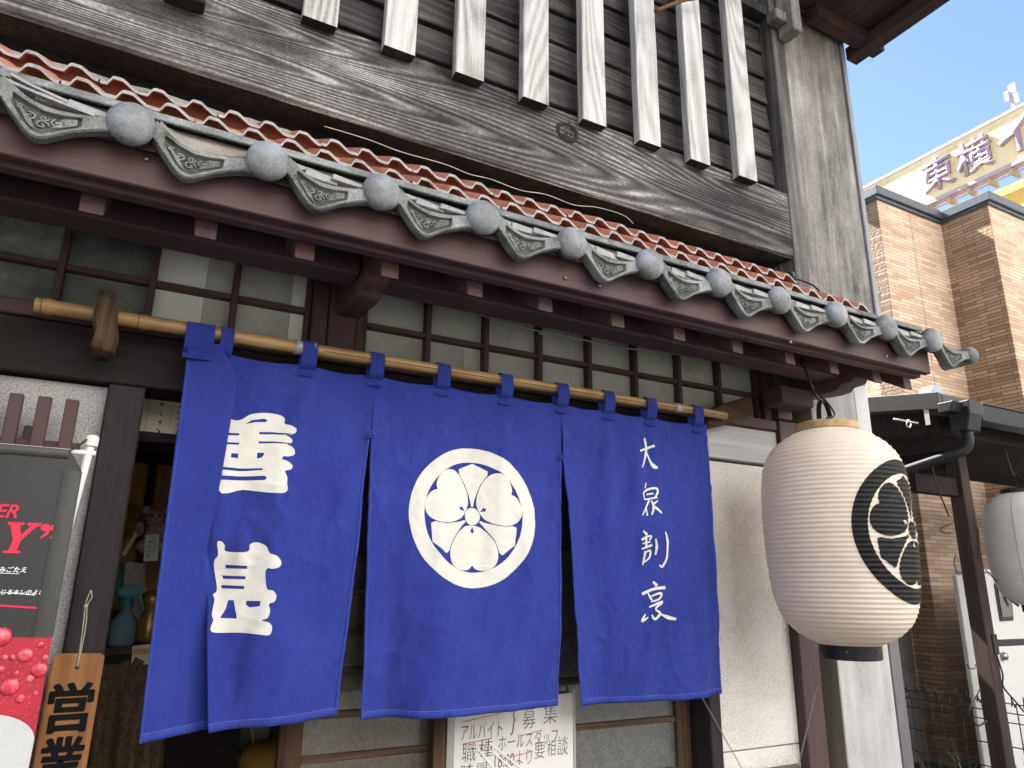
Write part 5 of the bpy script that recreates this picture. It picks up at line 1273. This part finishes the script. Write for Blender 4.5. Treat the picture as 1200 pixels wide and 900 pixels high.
# gutter, hopper, downpipe
gz = ZF-.02
MB().prism([(YF-.075, gz-.075), (YF-.09, gz+.02), (YF-.1, gz+.028), (YF+.028, gz+.028), (YF+.028, gz-.075), (YF-.02, gz-.085)], 4.50, 8.5, 'X').build('gutter', M['darkmetal'], cp, bev=.003)
MB().prism([(YF-.07, gz-.15), (YF-.1, gz-.05), (YF-.105, gz+.03), (YF+.025, gz+.03), (YF+.025, gz-.15)], 4.335, 4.47, 'X').build('gutter_box', M['darkmetal'], cp, bev=.006)
MB().prism([(YF-.05, gz-.045), (YF-.08, gz+.015), (YF+.02, gz+.015), (YF+.02, gz-.045)], 4.22, 4.333, 'X').build('gutter_end', M['darkmetal'], cp, bev=.005)
MB().box(4.472, 4.498, YF-.095, YF+.02, gz-.08, gz+.02).build('gutter_joint', M['darkmetal'], cp, bev=.003)
P = [Vector((4.40, YF-.03, gz-.14)), Vector((4.40, YF-.03, gz-.21)), Vector((4.38, YF-.005, gz-.26)), Vector((4.34, YF+.05, gz-.285)), Vector((4.22, YF+.28, gz-.36)), Vector((4.1, YF+.5, gz-.44))]
MB().tube(smooth_path(P, 5), .03, 14).build('downpipe', M['darkmetal'], cp, smooth=45)
a = at(1075, 478, 2.55)
MB().box(4.262, 4.266, 2.55, 2.58, a.z-.09, a.z+.02).build('angle_plate', plain('galvanised', (.4, .4, .38), .4, .5, .4), cp)
MB().tube([at(1047, 491, 2.6), at(1076, 496, 2.52)], .006, 8).build('angle_rod', plain('galvanised rod', (.42, .41, .38), .4, .5, .4), cp, smooth=True)
MB().tube(smooth_path([at(1064, 492, 2.55), at(1062, 498, 2.55), at(1066, 501, 2.55), at(1068, 496, 2.55), at(1065, 492, 2.55)], 4), .004, 6).build('ring_bolt', plain('ring steel', (.4, .38, .34), .4, .5, .5), cp, smooth=True)
c_ = at(1095, 457, 2.6); prof = [(.07*math.cos(math.pi*k/10)+c_.x, c_.z-.03+.06*math.sin(math.pi*k/10)) for k in range(11)]
MB().prism(prof, 2.58, 2.66, 'Y').build('roof_vent', plain('vent metal', (.15, .17, .2), .3, .5, .3), cp, smooth=40)
# loose black cables on the post
for n_, pts in enumerate(([(1092, 545), (1098, 570), (1106, 590), (1112, 605)], [(1115, 614), (1106, 617), (1102, 621), (1108, 625), (1116, 624)], [(1120, 650), (1118, 660), (1122, 672)], [(1146, 618), (1148, 640), (1147, 655)], [(1133, 778), (1136, 783), (1142, 783), (1143, 778)], [(1148, 808), (1138, 825), (1136, 838), (1146, 850), (1156, 845)], [(1168, 768), (1175, 790), (1176, 805), (1190, 822), (1205, 840)], [(1155, 668), (1163, 676), (1172, 684)])):
    Yc_ = 2.735; o = MB().tube(smooth_path([at(u, v, Yc_) for u, v in pts], 6), .0055 if n_ in (0, 5, 6) else .0035, 6).build('loose_cable', M['blackplastic'], cp, smooth=True)
# wire mesh fence beside the canopy
XF = 5.42
fn = thing('wire_fence', 'black wire mesh fence with looped top behind the brown canopy post', 'fence', (XF, 3.2, 0))
wm_ = M['blackplastic']; ztf = E_-.70
me_v = None
for k in range(34):
    y = 4.45-.075*k
    mb = MB(); loop = [(XF, y, 0), (XF, y, ztf-.1), (XF-.012, y+.004, ztf-.05), (XF-.02, y+.012, ztf-.0), (XF-.008, y+.02, ztf+.02), (XF+.004, y+.028, ztf-.02), (XF, y+.03, ztf-.05)]
    mb.tube(smooth_path(loop, 3), .004, 5).build('upright_wire', wm_, fn, smooth=True)
for z in (ztf-.03, ztf-.09, ztf-.15, ztf-.30, ztf-.45, ztf-.60, ztf-.75):
    MB().tube([(XF-.006, 1.9, z), (XF-.006, 4.45, z)], .004, 6).build('cross_wire', wm_, fn, smooth=True)
MB().box(XF-.0, XF+.05, 2.35, 2.40, 0, ztf-.02).build('fence_post', M['blackplastic'], fn, bev=.004)
# white shed with a small tilted window
ws = thing('white_shed', 'white panelled shed with a small tilted dark window at the right edge', 'shed', (7.8, 3.8, 0))
wp = plain('white panel', (.55, .55, .545), .5, .35, 0, .04, 2)
YH = 3.74
zs_ = at(1150, 671, YH).z; xs_ = at(1146, 672, YH).x
MB().box(xs_, 9.0, YH, 3.93, 0, zs_).build('wall', wp, ws, bev=.01)
MB().box(xs_-.02, 9.03, YH-.02, 3.932, zs_+.002, zs_+.03).build('roof_edge', plain('pale trim', (.55, .55, .55), .5), ws, bev=.005)
wq = [at(1166, 684, YH-.012), at(1184, 687, YH-.012), at(1188, 727, YH-.012), at(1173, 728, YH-.012)]
wf = MB().hexa([tuple(wq[3]), tuple(wq[2]), tuple(wq[2]+Vector((0, .01, 0))), tuple(wq[3]+Vector((0, .01, 0))), tuple(wq[0]), tuple(wq[1]), tuple(wq[1]+Vector((0, .01, 0))), tuple(wq[0]+Vector((0, .01, 0)))]).build('window', M['blackplastic'], ws)
cw_ = sum(wq, Vector())/4; wi = [cw_.lerp(p, .78)+Vector((0, -.006, 0)) for p in wq]
MB().add([tuple(p) for p in wi], [(0, 1, 2, 3)]).build('pane', glass('shed pane', (.05, .055, .045), .15, .05, 6), wf)
MB().tube([wq[0].lerp(wq[1], .5)+Vector((0, -.02, -.1)), wq[1].lerp(wq[2], .5)+Vector((0, -.05, -.02))], .012, 6).build('window_stay', M['blackplastic'], wf)
p = at(1176, 769, YH-.01); MB().lathe([(.0001, -.03), (.03, -.025), (.035, 0), (.0001, 0)], p, 14, 'Y').build('knob', M['sheen'], ws, smooth=True)
p = at(1128, 680, 4.3); q_ = at(1122, 675, 4.3)
gp = MB().box(at(1121, 676, 3.6).x, at(1127, 676, 3.6).x+.03, 3.6, 3.64, 0, at(1122, 674, 3.6).z).build('grey_gate_post', plain('grey post paint', (.33, .33, .32), .5), None, bev=.006); tag(gp, 'slim grey metal post between the brick wall and the brown canopy post', 'post')
# weeds at the fence foot
gr = random.Random(4); mb = MB()
for k in range(150):
    x = gr.uniform(4.35, 5.35); y = gr.uniform(2.75, 3.3); h = gr.uniform(.35, .78)*(1 if gr.random() < .35 else .7)
    an = gr.uniform(0, 6.28); bend = gr.uniform(.08, .35); w = gr.uniform(.004, .009); dx, dy = math.cos(an), math.sin(an)
    rows = []
    for j in range(6):
        t = j/5; c0 = Vector((x+dx*bend*t*t, y+dy*bend*t*t, h*(t-.25*t*t*bend*2)))
        ww = w*(1-t)+.0004; rows.append([c0+Vector((-dy*ww, dx*ww, 0)), c0+Vector((dy*ww, -dx*ww, 0))])
    mb.grid(rows)
o = mb.build('weeds', mottled('grass blade', [(.05, .075, .02), (.12, .15, .045), (.24, .24, .11)], 6, .7), None); tag(o, 'long grass weeds growing at the foot of the wire fence', 'grass', kind='stuff')

# ================================================================== HOTEL BEHIND
XH = 40.0
ht = thing('hotel_building', 'yellow hotel block behind with a long cream rooftop sign of large purple characters', 'building', (48, 18, 0))
yel = mottled('yellow wall tile', [(.58, .36, .08), (.68, .43, .1), (.74, .5, .14)], .5, .6, 5, .05, .01, .3, 8)
crm = mottled('cream sign face', [(.6, .43, .19), (.72, .57, .3), (.76, .65, .42)], .45, .5, 6, .02, .01, .35, 3)
prp = plain('purple letter', (.3, .21, .26), .5, .3, 0, .15, 2); prs = plain('sign trim', (.4, .31, .34), .5)
z0_, z1_ = E_+22.55, E_+25.45
MB().box(XH+1.2, XH+16, -6, 27.2, 0, E_+21.9).build('wall', yel, ht)
MB().box(XH+1.1, XH+1.6, -6, 27.25, E_+21.45, E_+21.95).build('parapet', plain('parapet tan', (.55, .38, .14), .6), ht)
sgn = MB().box(XH, XH+.5, -4, 26.9, z0_, z1_).build('sign_board', crm, ht)
MB().box(XH-.06, XH+.56, -4, 26.95, z1_+.01, z1_+.2).build('sign_trim', prs, sgn); MB().box(XH-.06, XH+.56, -4, 26.95, z0_-.22, z0_-.01).build('sign_trim', prs, sgn)
def letters(ch, yl, yr, zb, zt):        # reads from far to near
    me = bold_kanji(ch, 0, 0, 1, 1, .012)
    bm = bmesh.new(); bm.from_mesh(me); ret = bmesh.ops.extrude_face_region(bm, geom=bm.faces[:])
    for e in ret['geom']:
        if isinstance(e, bmesh.types.BMVert): e.co.z += 1
    for v in bm.verts:
        x, y, z = v.co; v.co = (XH-.02-.16*z, lerp(yl, yr, x+.5), lerp(zb, zt, y+.5))
    bmesh.ops.recalc_face_normals(bm, faces=bm.faces); m = bpy.data.meshes.new('character'); bm.to_mesh(m); bm.free(); m.materials.append(prp); return m
for ch, yl, yr in (('東', 22.15, 20.25), ('横', 20.05, 18.1), ('イ', 17.75, 16.1), ('ン', 15.3, 13.6)):
    link('character', letters(ch, yl, yr, z0_+.38, z1_-.42), sgn)
for k in range(4): MB().box(XH-.1, XH-.02, 24.15-.2*k, 24.22-.2*k, E_+23.0, E_+23.75).build('mark', prs, sgn)
# maintenance walkway under the sign
for z in (E_+21.98, E_+22.2): MB().box(XH+.1, XH+.2, -4, 27, z, z+.05).build('walkway_rail', prs, ht)
for k in range(26): y = 26.6-1.15*k; MB().box(XH+.05, XH+.9, y, y+.18, E_+21.96, E_+22.3).build('walkway_support', plain('tan steel', (.42, .3, .16), .5) if k == 0 else bpy.data.materials['tan steel'], ht)
wfm = plain('window frame cream', (.62, .55, .4), .5); wgl = glass('hotel pane', (.2, .19, .15), .1, .0, 2)
for r_ in range(6):
    for k in range(9):
        y = 18.4-2.9*k; z = E_+19.4-3.1*r_
        f_ = MB().box(XH+1.13, XH+1.19, y, y+1.5, z, z+1.5).build('window', wfm, ht); MB().box(XH+1.10, XH+1.128, y+.12, y+1.38, z+.12, z+1.38).build('pane', wgl, f_)
a = at(1184, 100, 16.8)
MB().box(XH+.1, XH+.26, 16.72, 16.88, z1_+.2, z1_+1.75).build('antenna_mast', prs, ht); 
for dz, dy in ((.5, -.25), (.9, .2), (1.2, -.2)): MB().box(XH+.05, XH+.15, 16.8+dy-.09, 16.8+dy+.09, z1_+dz, z1_+dz+.55).build('antenna_panel', plain('antenna white', (.62, .58, .58), .5) if dz == .5 else bpy.data.materials['antenna white'], ht)

# ================================================================== ACROSS THE STREET (unseen building added and shaped to bounce light)
op = thing('bounce_building', 'unseen tall pale building across the street, added to bounce light onto the facade', 'building', (2, -12, 0))
ocm = plain('pale bounce render', (.74, .745, .75), .8, .2, 0, .04, 1); ogm = plain('dark shop fronts', (.16, .15, .14), .7, .2, 0, .1, 1)
MB().box(-26, 36, -20, -11.6, 0, 5.4).build('shop_fronts', ogm, op)
MB().box(-3, 36, -20, -11.6, 5.42, 18.5).build('bounce_wall', ocm, op)
MB().box(-26, -3.02, -20, -11.6, 5.42, 18.5).build('dark_wing', plain('dark brown wing', (.1, .075, .06), .8, .2, 0, .1, 1), op)  # dark wing added so bounced light comes mainly from the right
MB().box(-26.3, 36.3, -20.3, -11.2, 18.52, 18.8).build('roof', cap, op)
MB().box(-26, 36, -11.59, -10.6, 3.4, 3.7).build('awning', ogm, op)
og = plain('dark house window', (.03, .035, .035), .15, .5)
for k in range(16):
    for z in (7.4, 10.6, 13.8):
        x = -24+3.8*k; MB().box(x, x+1.3, -11.595, -11.55, z, z+1.5).build('window', og, op)
